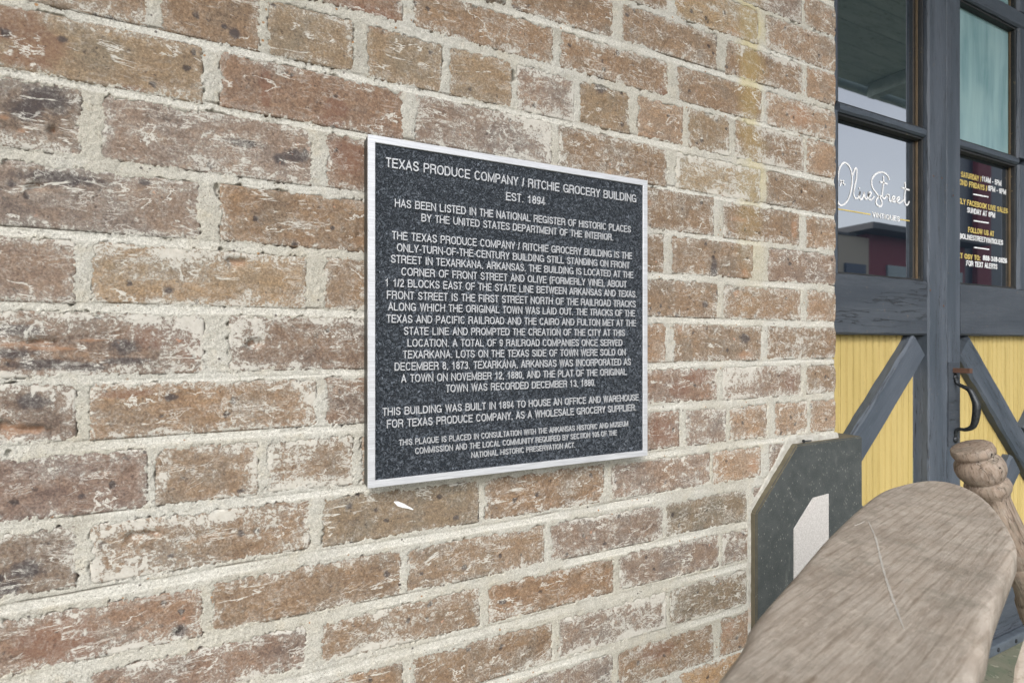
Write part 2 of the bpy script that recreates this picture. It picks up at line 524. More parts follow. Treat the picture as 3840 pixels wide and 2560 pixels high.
# ------------------------------------------------------------------ brick wall
WY = 0.735
XE = X_of(3143, WY)                       # corner of the wall
wall = thing("brick_wall", (0.45, WY + 0.15, 0.0), "old brown brick wall with thick rough cream mortar joints, ending at the doorway", "wall")
def Dx(xd): return X_of(xd * 1.63265, WY)

def zD(z): return CAMZ + z
# course: (top left, bottom left, top right, bottom right) heights relative to the eye, left at D=0, right at D=1920
CO = {
 -1: (.868, .812, .868, .812), 0: (.792, .733, .792, .733),
 1: (.716, .660, .712, .656), 2: (.645, .585, .643, .581), 3: (.563, .509, .568, .509), 4: (.493, .447, .488, .430),
 5: (.422, .362, .418, .352), 6: (.347, .287, .331, .272), 7: (.272, .2045, .258, .197), 8: (.186, .1237, .182, .123),
 9: (.106, .045, .103, .046), 10: (.0284, -.034, .027, -.033), 11: (-.049, -.104, -.054, -.107), 12: (-.1264, -.1855, -.128, -.186),
 13: (-.205, -.263, -.210, -.261), 14: (-.294, -.345, -.286, -.341), 15: (-.3695, -.412, -.362, -.419), 16: (-.446, -.498, -.442, -.502),
 17: (-.522, -.580, -.525, -.588), 18: (-.600, -.656, -.600, -.658), 19: (-.675, -.732, -.675, -.732)}
E = 9999
B = {
 1: [(1455, 1640, 'g', .5), (1660, 1839, 'g', .6), (1851, E, 'o', .35)],
 2: [(1345, 1530, 'b', .3), (1554, 1739, 'y', .55), (1762, E, 'o', .55)],
 3: [(1178, 1405, 'b', .35), (1432, 1644, 'b', .25), (1670, 1841, 'b', .45), (1855, E, 'o', .1)],
 4: [(640, 919, 'r', .1), (956, 1266, 'b', .3), (1291, 1531, 'b', .35), (1560, 1747, 'b', .2), (1762, E, 'o', .6)],
 5: [(60, 334, 'b', .2), (372, 590, 'b', .2), (622, 805, 't', .2), (849, 1010, 't', .1), (1038, 1171, 't', .2), (1193, 1315, 'g', .7),
     (1337, 1444, 't', .0), (1469, 1566, 'o', .0), (1584, 1672, 't', .2), (1692, 1845, 'b', .6), (1855, E, 'o', .05)],
 6: [(-60, 458, 't', .0), (512, 921, 'r', .1), (960, 1263, 'g', .65), (1287, 1528, 'b', .3), (1556, 1744, 'y', .8), (1764, E, 'b', .25)],
 7: [(-110, 178, 'm', .35), (243, 709, 'g', .35), (755, 995, 'r', .35), (1020, 1250, 'b', .4), (1275, 1445, 'b', .4), (1470, 1637, 'b', .3),
     (1664, 1834, 'b', .3), (1853, E, 'o', .3)],
 8: [(-60, 452, 'g', .4), (512, 905, 'b', .2), (930, 1240, 'b', .3), (1262, 1521, 'b', .1), (1547, 1727, 'b', .2), (1766, E, 'g', .3)],
 9: [(-120, 164, 'g', .3), (219, 697, 't', .45), (750, 990, 'b', .3), (1015, 1260, 'b', .3), (1285, 1450, 'b', .3), (1475, 1645, 'b', .3),
     (1664, 1837, 'b', .5), (1855, E, 'o', .3)],
 10: [(-60, 461, 'M', .65), (533, 905, 'M', .6), (930, 1240, 'b', .3), (1262, 1526, 'o', .1), (1552, 1746, 'b', .25), (1765, E, 'b', .6)],
 11: [(-120, 165, 'M', .6), (215, 720, 'b', .45), (752, 990, 'r', .4), (1015, 1260, 'b', .3), (1285, 1450, 'b', .3), (1475, 1644, 'R', .3),
      (1662, 1838, 'g', .75), (1855, E, 'b', .3)],
 12: [(-60, 330, 'P', .35), (365, 586, 'b', .6), (620, 805, 'b', .65), (838, 1090, 'b', .3), (1112, 1370, 'b', .3), (1395, 1557, 'R', .4),
      (1579, 1665, 'g', .55), (1678, 1759, 'o', .6), (1783, 1852, 'o', .5), (1864, E, 'o', .5)],
 13: [(-120, 166, 'm', .5), (215, 705, 'b', .6), (748, 1095, 't2', .1), (1120, 1384, 'b', .45), (1410, 1628, 'g', .3), (1642, 1745, 'o', .5), (1770, 1845, 'g', .5), (1862, E, 'g', .5)],
 14: [(-60, 457, 'r2', .35), (494, 916, 'b', .3), (941, 1246, 'b', .45), (1270, 1519, 'g', .6), (1534, 1712, 't2', .4), (1735, 1840, 'g', .4), (1858, E, 'g', .4)],
 15: [(-100, 170, 'b', .3), (215, 697, 'g2', .55), (744, 1097, 'b', .5), (1127, 1405, 'b2', .25), (1427, 1648, 'g', .55), (1662, 1735, 'g', .8), (1755, 1840, 'g', .4), (1858, E, 'g', .4)],
 16: [(-60, 410, 'b', .4), (450, 919, 'b', .4), (954, 1264, 'b', .35), (1287, 1527, 'g', .85), (1543, 1712, 't2', .4), (1730, 1840, 'g', .4), (1858, E, 'g', .4)],
 17: [(-60, 410, 'b', .4), (450, 919, 'b', .4), (1127, 1404, 'g', .5), (1425, 1636, 'b', .5), (1656, 1740, 'o', .3), (1760, 1840, 'g', .4), (1858, E, 'g', .4)],
 18: [(1290, 1530, 'b', .4), (1566, 1730, 'y2', .3), (1750, 1840, 'g', .4), (1858, E, 'g', .4)],
}
BC = {'t': (.265, .205, .138), 'b': (.235, .172, .118), 'r': (.228, .163, .122), 'R': (.232, .158, .115), 'g': (.225, .175, .142), 'o': (.295, .212, .145),
      'm': (.195, .155, .125), 'M': (.205, .15, .115), 'y': (.30, .235, .15), 'P': (.205, .155, .132), 't2': (.21, .17, .122),
      'r2': (.232, .164, .122), 'g2': (.20, .145, .115), 'b2': (.245, .165, .105), 'y2': (.33, .225, .13)}

bricks = []                                 # (x0,x1, zt0,zb0,zt1,zb1, code, smear, hero, corner)
rng = random.Random(5)
def course_z(ci, X):
    a = CO[ci]
    t = (X - Dx(0)) / (Dx(1920) - Dx(0))
    return (zD(a[0] + (a[2] - a[0]) * t), zD(a[1] + (a[3] - a[1]) * t))
codes = ['b', 'b', 'g', 't', 'r', 'o', 'P']
for ci in CO:
    row = []
    for (a, b, code, s) in B.get(ci, []):
        x0 = Dx(a); x1 = XE if b == E else Dx(b)
        row.append((x0, x1, code, s, True, b == E))
    right = XE + 0.0
    if not row:
        x = XE
        first = True
        while x > 0.1:
            L = (0.10 if (first and ci % 2) else 0.2) + rng.uniform(-.006, .006)
            row.append((x - L, x, rng.choice(codes), rng.uniform(.2, .6), False, first)); first = False
            x -= L + 0.014
    else:
        gaps = []
        row.sort()
        for r0, r1 in zip(row[:-1], row[1:]):
            if r1[0] - r0[1] > 0.08: gaps.append((r0[1] + .014, r1[0] - .014))
        for g0, g1 in gaps: row.append((g0, g1, 'b', .4, False, False))
    x = min(r[0] for r in row)
    while x > -0.45:
        L = rng.choice([0.21, 0.21, 0.1]) + rng.uniform(-.006, .006)
        row.append((x - .014 - L, x - .014, rng.choice(codes), rng.uniform(.2, .6), False, False))
        x -= L + 0.014
    for (x0, x1, code, s, hero, corner) in row:
        t0, b0 = course_z(ci, x0); t1, b1 = course_z(ci, x1)
        # uneven hand-made bricks
        j = (lambda: rng.uniform(-.0016, .0016)) if hero else (lambda: 0.0)
        bricks.append((x0, x1, t0 + j(), b0 + j(), t1 + j(), b1 + j(), code, s, hero, corner, ci))

def brick_mesh(x0, x1, t0, b0, t1, b1, step, seed, corner, ci):
    g = 0.0035                                # the mortar laps over the brick rim by this much
    xa, xb = x0 - g, (x1 if corner else x1 + g)
    cx, cz = (xa + xb) / 2, (t0 + b0 + t1 + b1) / 4
    nx = max(3, int((xb - xa) / step)); nz = max(3, int((t0 - b0) / step))
    u = np.linspace(0, 1, nx + 1); v = np.linspace(0, 1, nz + 1)
    U, V = np.meshgrid(u, v)                  # rows: z
    Xg = xa + (xb - xa) * U
    zt = (t0 + g) * (1 - U) + (t1 + g) * U; zb = (b0 - g) * (1 - U) + (b1 - g) * U
    Zg = zb + (zt - zb) * V
    dxl = Xg - xa; dxr = xb - Xg; dz = np.minimum(Zg - zb, zt - Zg)
    if corner: dl = np.minimum(dxl, dz)
    else: dl = np.minimum(np.minimum(dxl, dxr), dz)
    h = fbm(Xg * 30 + seed, Zg * 30, 3, seed) * 0.0006 + fbm(Xg * 150, Zg * 150, 3, seed + 5) * 0.0004
    h = h - 0.0004 * (1 - sstep(0, 0.005, dl))
    pits = fbm(Xg * 60 + seed * 3, Zg * 60, 2, seed + 9)
    h = h - 0.0022 * sstep(0.55, 0.75, pits)
    if corner:
        h = h - 0.008 * (1 - sstep(0, 0.012, dxr)) ** 2
        Xg = Xg + (fbm(Zg * 60, Zg * 0 + seed, 3, seed) * 0.002 + 0.0005 - 0.004 * (1 - sstep(0, .012, dz))) * sstep(0.03, 0.0, dxr)
    Yg = -h
    wob = fbm(Xg * 45, Zg * 45, 3, seed + 40) * 0.005
    edge = 1 - sstep(0.002, 0.017, dl + wob)
    marks = {}
    for k_, lst in MK.items():
        m_ = np.zeros(Xg.shape)
        for p_, ra_, rb_ in lst:
            if abs(p_[0] - cx) < (xb - xa) / 2 + ra_ and abs(p_[2] - cz) < (t0 - b0) / 2 + rb_:
                m_ = np.maximum(m_, np.exp(-((Xg - p_[0]) / ra_) ** 2 - ((Zg - p_[2]) / rb_) ** 2))
        if k_ == 'm_hole':
            hm = sstep(0.35, 0.62, m_ + fbm(Xg * 220, Zg * 220, 3, 61) * 0.35)
            Yg = Yg + 0.006 * hm
            marks['m_org'] = np.maximum(marks['m_org'], hm * .75)
            continue
        marks[k_] = m_
    P = np.stack([Xg - cx, Yg, Zg - cz], -1).reshape(-1, 3)
    idx = np.arange((nz + 1) * (nx + 1)).reshape(nz + 1, nx + 1)
    quads = np.stack([idx[:-1, :-1], idx[:-1, 1:], idx[1:, 1:], idx[1:, :-1]], -1).reshape(-1, 4)
    # skirt going back into the wall
    depth = (0.095 if ci % 2 else 0.19) if corner else 0.05
    loop = np.concatenate([idx[0, :], idx[1:, -1], idx[-1, -2::-1], idx[-2:0:-1, 0]])
    base = len(P)
    S = P[loop].copy(); S[:, 1] = depth
    n = len(loop)
    k = np.arange(n)
    sk = np.stack([loop[k], base + k, base + (k + 1) % n, loop[(k + 1) % n]], -1)
    P = np.concatenate([P, S])
    ed = np.concatenate([edge.reshape(-1), np.full(n, 0.4)])
    at = {"edge": ed}
    for k_ in marks: at[k_] = np.concatenate([marks[k_].reshape(-1), np.zeros(n)])
    me = np_mesh("brick", P, np.concatenate([quads, sk]), at)
    return me, (cx, WY, cz)

MARKS = {
 'm_red': [(40, 55, .035, .03), (85, 100, .03, .025), (60, 140, .03, .01), (305, 208, .02, .006), (607, 185, .009, .018), (611, 225, .008, .016), (772, 250, .022, .016), (760, 280, .02, .01),
           (1522, 216, .014, .02), (850, 40, .05, .02), (800, 360, .03, .03), (1560, 895, .03, .02), (1600, 860, .04, .02), (1816, 876, .02, .02), (1520, 990, .04, .03), (130, 1470, .045, .03), (170, 1520, .03, .02),
           (1560, 1440, .02, .02), (290, 905, .04, .006), (1510, 1495, .05, .02), (350, 770, .03, .02), (450, 790, .03, .03)],
 'm_org': [(1824, 527, .012, .03), (1711, 628, .012, .01), (1713, 817, .03, .012), (1561, 754, .008, .012), (1730, 1070, .02, .02), (1063, 1450, .03, .006), (22, 985, .02, .006), (52, 992, .02, .004),
           (60, 790, .03, .003), (120, 802, .03, .003), (210, 782, .02, .003), (12, 798, .02, .003), (1690, 90, .04, .02), (1840, 270, .05, .03), (1660, 455, .03, .012), (1675, 1444, .02, .02), (1890, 1010, .03, .01),
           (1700, 505, .03, .008), (10, 270, .006, .004), (50, 300, .008, .003), (1485, 465, .02, .01)],
 'm_dark': [(15, 78, .006, .006), (144, 90, .006, .005), (644, 366, .011, .010), (701, 348, .006, .006), (330, 419, .009, .005), (25, 422, .006, .006), (539, 78, .008, .008), (515, 62, .004, .004), (387, 667, .007, .007),
            (392, 913, .009, .006), (412, 1450, .011, .010), (50, 758, .03, .010), (22, 812, .03, .008), (110, 838, .05, .008), (190, 845, .03, .008), (290, 795, .02, .012), (290, 830, .03, .006), (187, 1139, .004, .004),
            (390, 1278, .006, .004), (590, 1219, .005, .005), (60, 1310, .02, .014), (15, 1350, .02, .012), (802, 1163, .008, .006), (1047, 1189, .006, .005), (1066, 1304, .007, .006), (969, 1317, .005, .005),
            (1157, 1382, .008, .005), (888, 1318, .006, .006), (1711, 777, .02, .012), (1641, 888, .005, .005), (1589, 26, .006, .006), (75, 920, .02, .012), (60, 250, .02, .02), (500, 860, .02, .01), (560, 330, .03, .006),
            (680, 360, .02, .012), (900, 700, .01, .01), (1640, 620, .012, .03), (1620, 700, .01, .01), (1380, 195, .02, .02), (1750, 60, .02, .02), (110, 225, .03, .02), (140, 410, .05, .01), (1387, 1505, .01, .006), (1340, 1230, .004, .004)],
 'm_hole': [(545, 602, .013, .006), (586, 790, .011, .008), (45, 992, .03, .006), (12, 990, .012, .010), (1694, 672, .010, .012), (1640, 884, .004, .005), (345, 1226, .012, .004), (305, 1232, .009, .006), (78, 430, .008, .005), (120, 300, .004, .004), (100, 785, .03, .002), (1735, 112, .006, .005), (412, 1451, .004, .004), (1090, 1210, .006, .006)],
 'm_lime': [(500, 330, .03, .03), (560, 345, .02, .02), (440, 352, .04, .012), (450, 780, .05, .03), (560, 780, .03, .03), (620, 820, .04, .02), (130, 1082, .02, .008), (240, 1083, .02, .006), (225, 1300, .015, .03),
            (290, 1300, .02, .02), (330, 1290, .02, .02), (500, 1195, .06, .008), (400, 600, .06, .012), (430, 640, .05, .01), (330, 635, .03, .006), (560, 675, .012, .02), (200, 560, .05, .01), (100, 450, .05, .01),
            (1250, 340, .06, .03), (1250, 250, .05, .03), (60, 330, .03, .012), (560, 920, .05, .02), (700, 910, .02, .02), (1690, 870, .06, .03), (1830, 790, .04, .02), (1800, 140, .03, .03), (1700, 360, .06, .03),
            (1500, 1400, .06, .02), (1450, 1440, .05, .02), (1400, 350, .05, .03), (900, 1460, .06, .03), (300, 1460, .06, .02), (640, 1070, .05, .03)]}
MK = {k: [(on_y(a * 1.63265, b * 1.63265, WY), c_, d) for (a, b, c_, d) in v] for k, v in MARKS.items()}
for i, (x0, x1, t0, b0, t1, b1, code, s, hero, corner, ci) in enumerate(bricks):
    me, loc = brick_mesh(x0, x1, t0, b0, t1, b1, 0.0027 if hero else 0.016, i * 7 + 3, corner, ci)
    o = obj_from("brick", me, M_BRICK, wall, Vector(loc) - wall.location)
    c = BC[code]; f = rng.uniform(.93, 1.07); w = rng.uniform(-.03, .03)
    gm = (c[0] + c[1] + c[2]) / 3; k_ = 0.90
    c = [(v_ + (gm - v_) * 0.10) * k_ * m__ for v_, m__ in zip(c, (1.01, .985, .95))]
    o.color = (c[0] * f * (1 + w), c[1] * f, c[2] * f * (1 - w), s)

# mortar height field
NXM, NZM = 940, 760
xs_img = np.linspace(-60, 3143, NXM)
rx = CF * FPX + SF * (xs_img - 1920); ry = SF * FPX - CF * (xs_img - 1920)
Xc = rx / ry * WY
sc_px = ry / WY
Zh = 1310.0 / sc_px
Vv = np.linspace(-1, 1, NZM)
XX = np.repeat(Xc[None, :], NZM, 0)
ZZ = CAMZ + Vv[:, None] * Zh[None, :]
XX[:, -1] = XE - 0.003
D = np.full(XX.shape, 1.0)
bandm = np.zeros(XX.shape)
for (x0, x1, t0, b0, t1, b1, code, s, hero, corner, ci) in bricks:
    i0 = max(0, np.searchsorted(Xc, x0 - .04) - 1); i1 = min(NXM, np.searchsorted(Xc, x1 + .04) + 1)
    if i1 - i0 < 2: continue
    xx = XX[:, i0:i1]; zz = ZZ[:, i0:i1]
    u = (xx - x0) / max(1e-6, x1 - x0)
    zt = t0 + (t1 - t0) * u; zb = b0 + (b1 - b0) * u
    ex1 = x1 + (1.0 if corner else 0)
    qx = np.abs(xx - (x0 + ex1) / 2) - (ex1 - x0) / 2
    qz = np.abs(zz - (zt + zb) / 2) - (zt - zb) / 2
    r = 0.003
    qx2, qz2 = qx + r, qz + r
    sd = np.sqrt(np.maximum(qx2, 0) ** 2 + np.maximum(qz2, 0) ** 2) + np.minimum(np.maximum(qx2, qz2), 0) - r
    D[:, i0:i1] = np.minimum(D[:, i0:i1], sd)
Dw = D + fbm(XX * 32, ZZ * 32, 3, 11) * 0.0036 + fbm(XX * 120, ZZ * 120, 3, 12, 0.65) * 0.0050 + fbm(XX * 380, ZZ * 380, 2, 14, 0.6) * 0.0034 - 0.0021
# tooled band along the bed joints
ZM = np.full(XX.shape, 9.0)
cis = sorted(CO)
tt = (XX - Dx(0)) / (Dx(1920) - Dx(0))
for c0, c1 in zip(cis[:-1], cis[1:]):
    a, b_ = CO[c0], CO[c1]
    zm = CAMZ + ((a[1] + b_[0]) / 2) * (1 - tt) + ((a[3] + b_[2]) / 2) * tt
    zm = zm + fbm(XX * 9, ZZ * 0 + c0 * 3.3, 2, 77) * 0.0018 + 0.0006
    dzm = ZZ - zm
    ZM = np.where(np.abs(dzm) < np.abs(ZM), dzm, ZM)
bw = 0.0052 + fbm(XX * 12, ZZ * 0, 2, 5) * 0.001
strength = sstep(-0.25, 0.2, fbm(XX * 5, np.round(ZZ / 0.075) * 3.1, 2, 21)) * 0.8 + 0.2
band = (1 - sstep(bw - 0.0012, bw + 0.0006, np.abs(ZM))) * strength * sstep(0.001, 0.003, Dw)
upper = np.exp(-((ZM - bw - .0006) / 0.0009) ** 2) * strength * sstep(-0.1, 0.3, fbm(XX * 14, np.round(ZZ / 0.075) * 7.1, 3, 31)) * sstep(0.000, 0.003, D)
rough_h = fbm(XX * 120, ZZ * 120, 3, 3, 0.6) * 0.0011 + fbm(XX * 400, ZZ * 400, 2, 4) * 0.0006 + fbm(XX * 25, ZZ * 25, 2, 6) * 0.0012
H = -0.010 + 0.0102 * sstep(-0.0040, 0.0006, Dw) + 0.0002 * sstep(0.0, 0.007, Dw)
H = H + rough_h * (0.25 + 0.5 * sstep(-0.002, 0.006, Dw)) * sstep(-0.002, 0.001, Dw) * (1 - 0.55 * band)
H = H - band * 0.0012 - upper * 0.0030
H = H - 0.017 * sstep(XE - 0.016, XE, XX) ** 2
# holes: (D x, D y, radius, depth)
for (hx, hy, hr, hd) in ((545, 604, .006, .006), (1694, 672, .006, .012), (252, 240, .006, .010), (1179, 172, .006, .014), (1179, 180, .005, .014), (500, 435, .006, .006), (20, 1042, .004, .004)):
    p = on_y(hx * 1.63265, hy * 1.63265, WY)
    rr = np.sqrt((XX - p[0]) ** 2 + ((ZZ - p[2]) * 0.8) ** 2) + fbm(XX * 200, ZZ * 200, 2, 8) * 0.002
    H = H - hd * (1 - sstep(hr * 0.4, hr, rr))
keep = (Dw > -0.012)
P = np.stack([XX, WY - H, ZZ], -1).reshape(-1, 3)
P[:, 0] -= wall.location.x; P[:, 1] -= wall.location.y; P[:, 2] -= wall.location.z
idx = np.arange(NXM * NZM).reshape(NZM, NXM)
quads = np.stack([idx[:-1, :-1], idx[:-1, 1:], idx[1:, 1:], idx[1:, :-1]], -1)
kq = keep[:-1, :-1] | keep[:-1, 1:] | keep[1:, 1:] | keep[1:, :-1]
quads = quads[kq]
used = np.unique(quads); remap = np.full(NXM * NZM, -1, dtype=np.int64); remap[used] = np.arange(len(used))
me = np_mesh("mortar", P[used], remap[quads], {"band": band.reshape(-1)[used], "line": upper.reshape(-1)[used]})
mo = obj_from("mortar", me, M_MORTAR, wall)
box("wall_core", wall, M_MORTAR, -3.0, XE - 0.010, WY + 0.010, WY + 0.235, 0.0, 4.0)

# lime plaster strip round the stone guard block, paint drip
BFY = 0.7195                                    # front plane of the stone block
bx0, bx1 = X_of(2837, BFY), X_of(3234, BFY)
bxc = X_of(2990, BFY)
bzt = CAMZ - 0.2075; bzc = CAMZ - 0.3287
def mat_plaster():
    t = MT("lime_plaster"); v = t.coord("Object")
    n = t.noise(v, 60, 5, 0.7); c = t.mix(t.ramp(n, 0.35, 0.7), (0.32, 0.31, 0.27), (0.47, 0.46, 0.42))
    c = t.mix(t.ramp(t.noise(v, 25, 4), 0.6, 0.7, 0, 0.5), c, (0.45, 0.33, 0.25))
    return t.out(c, 0.95, t.bump(t.noise(v, 500, 4, 0.7), 0.6, 0.001))
def strip_mesh(path, widths, hs):
    """rough ridge along a path in the wall plane"""
    pts = []
    for (a, b, wa, wb) in zip(path[:-1], path[1:], widths[:-1], widths[1:]):
        n = max(2, int(math.dist(a, b) / 0.003))
        for k in range(n): pts.append((a[0] + (b[0] - a[0]) * k / n, a[1] + (b[1] - a[1]) * k / n, wa + (wb - wa) * k / n))
    pts.append((path[-1][0], path[-1][1], widths[-1]))
    V, Q = [], []
    m = 9
    for i, (x, z, w) in enumerate(pts):
        j0, j1 = max(0, i - 2), min(len(pts) - 1, i + 2)
        dx, dz = pts[j1][0] - pts[j0][0], pts[j1][1] - pts[j0][1]
        L = math.hypot(dx, dz) or 1; nx_, nz_ = -dz / L, dx / L
        for k in range(m):
            s = k / (m - 1)                       # 0 at the block, 1 outwards
            ww = w * (1 + 0.25 * float(fbm(np.array([i * .07]), np.array([0.]), 3, 9)[0]))
            px, pz = x + nx_ * (s * ww - .004), z + nz_ * (s * ww - .004)
            hh = hs * (1 - s ** 1.6) + 0.0012 + 0.0012 * float(fbm(np.array([i * .3]), np.array([k * .8]), 2, 4)[0])
            if k == m - 1: hh = -0.004
            V.append((px, WY - hh, pz))
    for i in range(len(pts) - 1):
        for k in range(m - 1):
            a = i * m + k
            Q.append((a, a + 1, a + m + 1, a + m))
    return np.array(V), Q
path = [(bx0 + .0, CAMZ - 0.95), (bx0 + .0, bzc), (bxc + .0, bzt + .001), (XE - .004, bzt + .004)]
V, Q = strip_mesh(path, [0.010, 0.011, 0.018, 0.012], 0.002)
V = V - np.array(wall.location)
me = np_mesh("mortar_fillet", V, np.array(Q)[:, ::-1])
obj_from("mortar_fillet", me, mat_plaster(), wall)

M_WHITE = flat("white_paint", (0.82, 0.83, 0.82), 0.5)
dp = [(905, 1153), (915, 1152), (930, 1158), (938, 1163), (944, 1166), (950, 1170), (947, 1171), (938, 1168), (925, 1166), (913, 1162)]
bm = bmesh.new()
fr = [bm.verts.new(Vector(on_y(x * 1.63265, y * 1.63265, WY - 0.0022)) - wall.location) for x, y in dp]
bm.faces.new(fr)
r_ = bmesh.ops.extrude_face_region(bm, geom=bm.faces[:])
for v in [e for e in r_['geom'] if isinstance(e, bmesh.types.BMVert)]: v.co.y += 0.003
bm_obj("paint_drip", bm, M_WHITE, wall)

# ------------------------------------------------------------------ stone guard block
def mat_slate():
    t = MT("dark_slate"); v = t.coord("Object")
    n = t.noise(v, 30, 5, 0.6); s = t.noise(v, 500, 3, 0.7)
    vs_ = t.coord("Object", scale=(1, 1, 0.35))
    c = t.mix(t.ramp(n, 0.35, 0.65), (0.040, 0.047, 0.047), (0.060, 0.067, 0.066))
    c = t.mix(t.ramp(s, 0.4, 0.75, 0, 0.5), c, (0.10, 0.11, 0.108))
    sp = t.math('MULTIPLY', t.ramp(t.voro(vs_, 300), 0.26, 0.12), t.ramp(t.noise(v, 60, 2), 0.44, 0.6, 0, 0.6))
    c = t.mix(sp, c, (0.38, 0.38, 0.34))
    c = t.mix(t.ramp(t.noise(vs_, 18, 5, 0.7), 0.58, 0.72, 0, 0.35), c, (0.20, 0.21, 0.195))
    return t.out(c, 0.72, t.bump(s, 0.5, 0.0008), 0, 0.4)
M_SLATE = mat_slate()
M_SLATE_E = flat("weathered_slate_edge", (0.12, 0.105, 0.07), 0.9)
blk = thing("stone_guard_block", ((bx0 + bx1) / 2, BFY, 0), "dark slate block with cut corners and a pale inset, low on the brick wall's corner", "stone block")
def poly_block(name, pts, y0, y1, mat, parent, bev, mat2=None):
    bm = bmesh.new()
    c = parent.location
    vs = [bm.verts.new((x - c.x, y0 - c.y, z - c.z)) for x, z in pts]
    f = bm.faces.new(vs)
    r = bmesh.ops.extrude_face_region(bm, geom=[f])
    for v in [e for e in r['geom'] if isinstance(e, bmesh.types.BMVert)]: v.co.y = y1 - c.y
    bmesh.ops.recalc_face_normals(bm, faces=bm.faces[:])
    if bev: bmesh.ops.bevel(bm, geom=[e for e in bm.edges], offset=bev, segments=2, affect='EDGES')
    o = bm_obj(name, bm, mat, parent)
    if mat2 is not None:
        o.data.materials.append(mat2)
        for f_ in o.data.polygons:
            if f_.normal.y > -0.5 and f_.area > 1e-4: f_.material_index = 1
    return o
zb_ = 0.04
cut = bzt - bzc
outer = [(bx0, zb_ + cut), (bx0, bzc), (bxc, bzt), (bx1, bzt + .001), (bx1 + 0.004, zb_), (bxc, zb_)]
poly_block("slab", outer, BFY, WY + 0.16, M_SLATE, blk, 0.0025, M_SLATE_E)
t = MT("pale_stone"); v = t.coord("Object")
s = t.noise(v, 420, 3, 0.8)
M_PALE = t.out(t.mix(t.ramp(s, 0.35, 0.7), (0.42, 0.40, 0.38), (0.60, 0.58, 0.56)), 0.85, t.bump(s, 0.3, 0.0006))
ix0, ixc, ix1 = X_of(2975.5, BFY), X_of(3047, BFY), X_of(3106, BFY)
poly_block("inset", [(ix0, zb_ + .12), (ix0, CAMZ - .3735), (ixc, CAMZ - .319), (ix1, CAMZ - .3165), (ix1, zb_ + .12)], BFY - .0016, BFY + .01, M_PALE, blk, 0.0008)

# screw lying on top of the block
sx = on_y(3010, 1648, BFY + 0.006)
scr = thing("screw", (sx[0], BFY + 0.004, bzt + 0.0050), "small dark screw with a rusty tip lying on top of the slate block", "screw")
def lathe(bm, prof, axis_o, axis_d, seg=24, cap=True):
    d = Vector(axis_d).normalized()
    a = d.orthogonal().normalized(); b = d.cross(a)
    rings = []
    for (t_, r) in prof:
        rings.append([bm.verts.new(Vector(axis_o) + d * t_ + (a * math.cos(2 * math.pi * k / seg) + b * math.sin(2 * math.pi * k / seg)) * r) for k in range(seg)])
    for r0, r1 in zip(rings[:-1], rings[1:]):
        for k in range(seg): bm.faces.new((r0[k], r0[(k + 1) % seg], r1[(k + 1) % seg], r1[k]))
    if cap:
        bm.faces.new(rings[0][::-1]); bm.faces.new(rings[-1])
bm = bmesh.new(); lathe(bm, [(0, .0035), (.001, .0036), (.003, .0016)], (0, 0, 0), (1, 0, 0), 12)
bm_obj("screw_head", bm, M_IRON, scr, smooth=False)
bm = bmesh.new()
pr = []
for k in range(22): pr.append((.003 + k * .0008, .0016 if k % 2 else .0011))
lathe(bm, pr, (0, 0, 0), (1, -0.1, 0), 10)
bm_obj("screw_shank", bm, M_IRON, scr)
bm = bmesh.new(); lathe(bm, [(.0205, .0014), (.0245, .0003)], (0, 0, 0), (1, -0.1, 0), 10)
bm_obj("screw_tip", bm, M_RUST, scr)

# ------------------------------------------------------------------ plaque
PY = 0.7056
px0, px1 = X_of(1380, PY), X_of(2429, PY)
pz0, pz1 = CAMZ - 0.1896, CAMZ + 0.2674
plq = thing("plaque", ((px0 + px1) / 2, PY + 0.02, (pz0 + pz1) / 2), "square cast metal history plaque with raised silver lettering on black pebbled ground", "plaque")
box("back_plate", plq, M_EDGE, px0 + .0004, px1 - .0004, PY + .0042, WY - 0.0015, pz0 + .0004, pz1 - .0004)
bw_ = 0.0095
def mat_field():
    t = MT("pebbled_black_field"); v = t.coord("Object")
    wv = t.node("ShaderNodeVectorMath", operation='ADD')
    nz = t.node("ShaderNodeTexNoise"); nz.inputs["Scale"].default_value = 120; nz.inputs["Detail"].default_value = 2
    t.l.new(v, nz.inputs["Vector"])
    sc = t.node("ShaderNodeVectorMath", operation='SCALE'); sc.inputs["Scale"].default_value = 0.012
    t.l.new(nz.outputs["Color"], sc.inputs[0]); t.l.new(v, wv.inputs[0]); t.l.new(sc.outputs[0], wv.inputs[1])
    a = t.noise(wv.outputs[0], 250, 2, 0.5, 0.6)
    rid = t.math('SUBTRACT', 1.0, t.math('MULTIPLY', t.math('ABSOLUTE', t.math('SUBTRACT', a, 0.5)), 7.0), clamp=True)
    c = t.mix(t.ramp(rid, 0.30, 0.95, 0, 0.9), (0.018, 0.024, 0.033), (0.155, 0.180, 0.215))  # ridge tops lighter: worn paint plus highlights put into the colour
    b = t.bump(rid, 1.0, 0.0028)
    return t.out(c, 0.30, b, 0.15, 0.6)
box("field", plq, mat_field(), px0 + bw_ - .001, px1 - bw_ + .001, PY + .0022, PY + .0041, pz0 + bw_ - .001, pz1 - bw_ + .001)
bm = bmesh.new()
c = plq.location
def ring(x0, x1, z0, z1, y): return [bm.verts.new((x - c.x, y - c.y, z - c.z)) for x, z in ((x0, z0), (x1, z0), (x1, z1), (x0, z1))]
e = .0006
